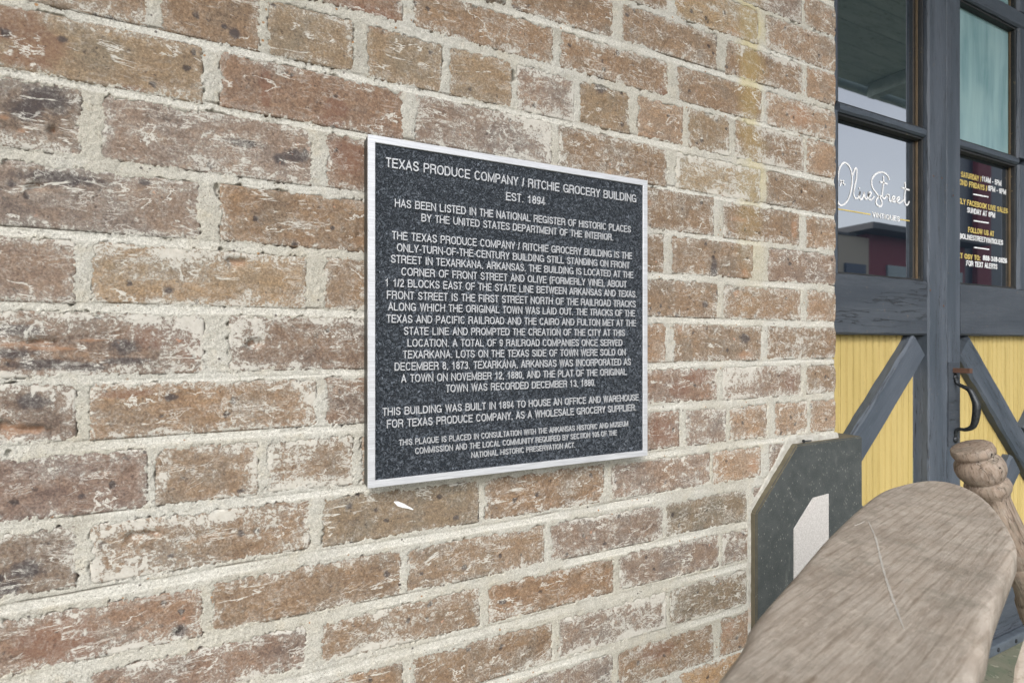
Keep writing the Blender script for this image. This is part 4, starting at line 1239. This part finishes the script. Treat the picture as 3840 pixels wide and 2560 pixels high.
# small studs on frames
for (x, z) in ((2.05, .55), (2.10, .55), (2.17, .5), (2.03, .17), (2.11, .12)):
    bm = bmesh.new(); lathe(bm, [(0, .0035), (.001, .0025)], Vector((x, FY - .0042, CAMZ + z)) - doorL.location, (0, -1, 0), 8)
    bm_obj("nail", bm, M_RUST, doorL)

# ------------------------------------------------------------------ weathered chair in front
t, c, bb = mat_raw_wood("grey_weathered_wood", (0.295, 0.25, 0.205), (0.385, 0.34, 0.29), (0.17, 0.13, 0.095), crackf=0.0)
# long pale scratch (a scrape in the wood, its own place on the board)
M_CREST = t.out(c, 0.8, bb, 0, 0.25)
t, c, bb = mat_raw_wood("brown_turned_wood", (0.22, 0.165, 0.125), (0.30, 0.24, 0.19), (0.075, 0.05, 0.034), ring=0.5, crackf=1.0, gr=0.85)
M_POST = t.out(c, 0.78, bb, 0, 0.25)
HB = 0.20
def on_board(xs, ys, h=HB):
    r = ray(xs, ys); t_ = -h / r[2]
    return Vector((r[0] * t_, r[1] * t_, CAMZ - h))
chair = thing("wooden_chair", (0.55, 0.30, 0.0), "weathered grey brown wooden chair with a wide rounded board and a turned knob post", "chair")
out_px = [(2700, 2517), (2818, 2325), (2977, 2147), (3108, 2000), (3242, 1879), (3312, 1834), (3389, 1811), (3465, 1799), (3548, 1804), (3625, 1825), (3689, 1860), (3746, 1917), (3790, 1985), (3813, 2041), (3797, 2096), (3727, 2268), (3695, 2408), (3657, 2560)]
OP = [on_board(*p) for p in out_px]
dv = (OP[4] - OP[0]).normalized()
OP = [OP[0] - dv * .38] + OP + [OP[-1] - dv * .36]
def catmull(P, n):
    Q = []
    for i in range(len(P) - 1):
        p0, p1, p2, p3 = P[max(0, i - 1)], P[i], P[i + 1], P[min(len(P) - 1, i + 2)]
        for k in range(n):
            u = k / n
            Q.append(0.5 * ((2 * p1) + (-p0 + p2) * u + (2 * p0 - 5 * p1 + 4 * p2 - p3) * u * u + (-p0 + 3 * p1 - 3 * p2 + p3) * u ** 3))
    Q.append(P[-1]); return Q
OC = catmull(OP, 5)
GRAIN = math.radians(-9.0)        # the grain runs a little across the board
ang = math.atan2(dv.y, dv.x) + GRAIN
Rm = Matrix.Rotation(-ang, 3, 'Z')
org = OP[9].copy()
loc2 = [Rm @ (p - org) for p in OC]
nP = len(loc2)
cen = sum(loc2, Vector()) / nP
def inset(d, z):
    res = []
    for i, p in enumerate(loc2):
        a, b = loc2[i - 1], loc2[(i + 1) % nP]
        tg = (b - a).normalized(); nrm = Vector((-tg.y, tg.x, 0))
        if nrm.dot(cen - p) < 0: nrm = -nrm
        q = p + nrm * d; res.append(Vector((q.x, q.y, z)))
    return res
bm = bmesh.new()
RR = .008; TK = .028
prof = [(RR * .7, -TK), (0, -TK + RR * .7)] + [(RR * (1 - math.cos(a)), -RR * (1 - math.sin(a))) for a in [math.pi / 2 * k / 5 for k in range(6)]] + [(RR * 1.25, 0.0)]
rings = [[bm.verts.new(q) for q in inset(d, z)] for d, z in prof]
for r0, r1 in zip(rings[:-1], rings[1:]):
    for k in range(nP): bm.faces.new((r0[k], r0[(k + 1) % nP], r1[(k + 1) % nP], r1[k]))
bm.faces.new(rings[0][::-1]); bm.faces.new(rings[-1])
bmesh.ops.triangulate(bm, faces=[f for f in bm.faces if len(f.verts) > 4])
crest = bm_obj("crest_board", bm, M_CREST, chair, org - chair.location, smooth=True)
crest.rotation_euler = (0, 0, ang)
M_SCR = flat("pale_scraped_wood", (0.41, 0.385, 0.35), 0.9)
def z4(px, py): return (2700 + px / 1.568, 1560 + py / 1.568)
def scratch(pts, w):
    P3 = catmull([on_board(*z4(*p), HB - .0003) for p in pts], 10)
    bm = bmesh.new(); prev = None
    rg = random.Random(3)
    for i, q in enumerate(P3):
        d = (P3[min(i + 1, len(P3) - 1)] - P3[max(i - 1, 0)]).normalized()
        u = i / (len(P3) - 1)
        n = Vector((-d.y, d.x, 0)) * w * rg.uniform(.35, 1.0) * min(1, 6 * (1 - u) + .1) * min(1, 6 * u + .2)
        a, b = bm.verts.new(q + n - chair.location), bm.verts.new(q - n - chair.location)
        if prev: bm.faces.new((prev[0], prev[1], b, a))
        prev = (a, b)
    r = bmesh.ops.extrude_face_region(bm, geom=bm.faces[:])
    for v in [e for e in r['geom'] if isinstance(e, bmesh.types.BMVert)]: v.co.z -= .0005
    bm_obj("scrape_mark", bm, M_SCR, chair)
scratch([(870, 612), (915, 715), (955, 880), (995, 1010), (1040, 1140), (1085, 1255)], .0011)
scratch([(790, 643), (820, 632), (850, 618)], .0007)
# turned post with knob
PD = 0.765
kz = PD / FPX / 1.568
def at_depth(xs, ys, d):
    r = ray(xs, ys); return Vector((r[0], r[1], r[2])) * (d / FPX) + Vector((0, 0, CAMZ))
A0 = at_depth(*z4(1490, 215), PD); A1 = at_depth(*z4(1490 + .42 * 900, 1115), PD)
ax = (A1 - A0).normalized()
prof = [(-40, 20), (-40, 108), (-33, 117), (-5, 122), (14, 116), (20, 104), (26, 102), (34, 112), (60, 132), (92, 140), (125, 136), (158, 118), (170, 108), (174, 104), (178, 110), (196, 124), (222, 128), (246, 118), (258, 108), (264, 104), (272, 100), (300, 92),
        (380, 94), (480, 100), (600, 110), (690, 112), (696, 106), (702, 110), (740, 112), (790, 98), (860, 88), (920, 96), (944, 108), (948, 102), (954, 110), (1050, 118), (1200, 104), (1500, 92), (2200, 88), (3560, 80)]
bm = bmesh.new()
lathe(bm, [(a_ * kz, r * kz * .88) for a_, r in prof], (0, 0, 0), (1, 0, 0), 40)
# drying cracks: narrow grooves cut into the turning
for v in bm.verts:
    rr = math.hypot(v.co.y, v.co.z)
    if rr > 1e-4:
        n = 1 + .004 * math.sin(5 * v.co.x / .05 + 3 * math.atan2(v.co.z, v.co.y))
        v.co.y *= n; v.co.z *= n
post = bm_obj("turned_post", bm, M_POST, chair, A0 - chair.location, smooth=True)
post.rotation_euler = ax.to_track_quat('X', 'Z').to_euler()
# dark split running down the knob
M_DARK = flat("dark_split", (0.02, 0.014, 0.01), 0.95)
# lower board edge at the right border
q0 = at_depth(3846, 2378, .5); q1 = at_depth(3806, 2500, .5); q2 = at_depth(3792, 2640, .5)
bm = bmesh.new()
lat = Vector((SF, -CF, 0))
prev = None
for q in (q0 + (q0 - q1) * 1.2, q0, q1, q2, q2 + (q2 - q1) * 1.0):
    r = [bm.verts.new(q + lat * a - Vector((0, 0, b)) + Vector((CF, SF, 0)) * c_ - chair.location) for a, b, c_ in ((0, 0, 0), (.09, 0, 0), (.10, 0, .03), (.035, 0, .03))]
    if prev:
        for k in range(4): bm.faces.new((prev[k], prev[(k + 1) % 4], r[(k + 1) % 4], r[k]))
    else: bm.faces.new(r[::-1])
    prev = r
bm.faces.new(prev)
bm_obj("lower_board", bm, M_CREST, chair)

# ------------------------------------------------------------------ porch roof over the pavement and the far side of the street (seen in the glass)
CZ = CAMZ + 2.68
M_SOFF = mat_wood_paint("soffit_paint", (0.40, 0.50, 0.49), (0.50, 0.60, 0.58))
can = thing("porch_roof", (2.0, -0.4, CZ), "grey green timber porch roof projecting over the pavement, mirrored in the door glass", "porch roof")
for k in range(11):
    y1 = WY + .23 - k * .215
    box("soffit_board", can, M_SOFF, -5.5, 12.0, y1 - .213, y1, CZ, CZ + .025, .004, 1)
for k in range(7):
    xx = -4.6 + k * 2.6
    box("beam", can, M_SOFF, xx, xx + .12, -1.36, WY - .05, CZ - .14, CZ - .001, .006, 1)
box("fascia", can, M_SOFF, -5.5, 12.0, -1.46, -1.42, CZ - .06, CZ + .16, .006, 1)

M_RED = flat("dark_red_wall_paint", (0.20, 0.022, 0.035), 0.7)
M_BEIGE = flat("beige_render", (0.42, 0.37, 0.29), 0.85)
M_ROOF = flat("dark_roof_metal", (0.06, 0.06, 0.065), 0.6)
M_TEAL = flat("shop_glass", (0.14, 0.20, 0.22), 0.2)
M_NAVY = flat("navy_door_paint", (0.03, 0.045, 0.09), 0.5)
yb = -10.0
M_DKNAVY = flat("dark_navy_facade", (0.018, 0.026, 0.045), 0.4)
rb_ = thing("red_building", (25.0, yb - 3, -.35), "dark red shop building with teal glazing across the street, mirrored in the door glass", "building")
box("wall", rb_, M_RED, 20.4, 27.2, yb - 6, yb, -.35, 5.1)
box("roof", rb_, M_ROOF, 19.6, 27.6, yb - 6.6, yb + .7, 5.1, 5.32)
for (a, b) in ((21.6, 24.4), (24.9, 26.9)):
    w = box("window", rb_, M_TEAL, a, b, yb - .02, yb + .06, .2, 4.0)
    box("window_frame", rb_, M_RED, (a + b) / 2 - .05, (a + b) / 2 + .05, yb + .061, yb + .1, .2, 4.0)
nb_ = thing("navy_building", (36.0, yb - 3, -.35), "tall dark navy building with a red pilaster, mirrored in the right door's glass", "building")
box("wall", nb_, M_DKNAVY, 27.3, 50.0, yb - 1.6, yb - .2, -.35, 12.0)
box("pilaster", nb_, M_RED, 28.3, 29.4, yb - .25, yb, -.35, 11.5)
for k in range(3):
    box("window", nb_, M_TEAL, 31.0 + k * 3, 32.6 + k * 3, yb - .25, yb - .15, 1.0, 3.4)
bb_ = thing("beige_building", (15.0, yb - 3, -.35), "low beige rendered building with a navy door across the street, mirrored in the door glass", "building")
box("wall", bb_, M_BEIGE, 8.0, 20.38, yb - 6, yb + .1, -.35, 4.9)
box("roof", bb_, M_ROOF, 7.8, 19.55, yb - 6.2, yb + .15, 4.9, 4.98)
box("door", bb_, M_NAVY, 18.9, 20.1, yb + .1, yb + .18, -.35, 3.9)
box("window", bb_, M_TEAL, 13.0, 16.5, yb + .1, yb + .16, .8, 3.0)
print("bricks", len(bricks), "tris approx", len(quads) * 2)
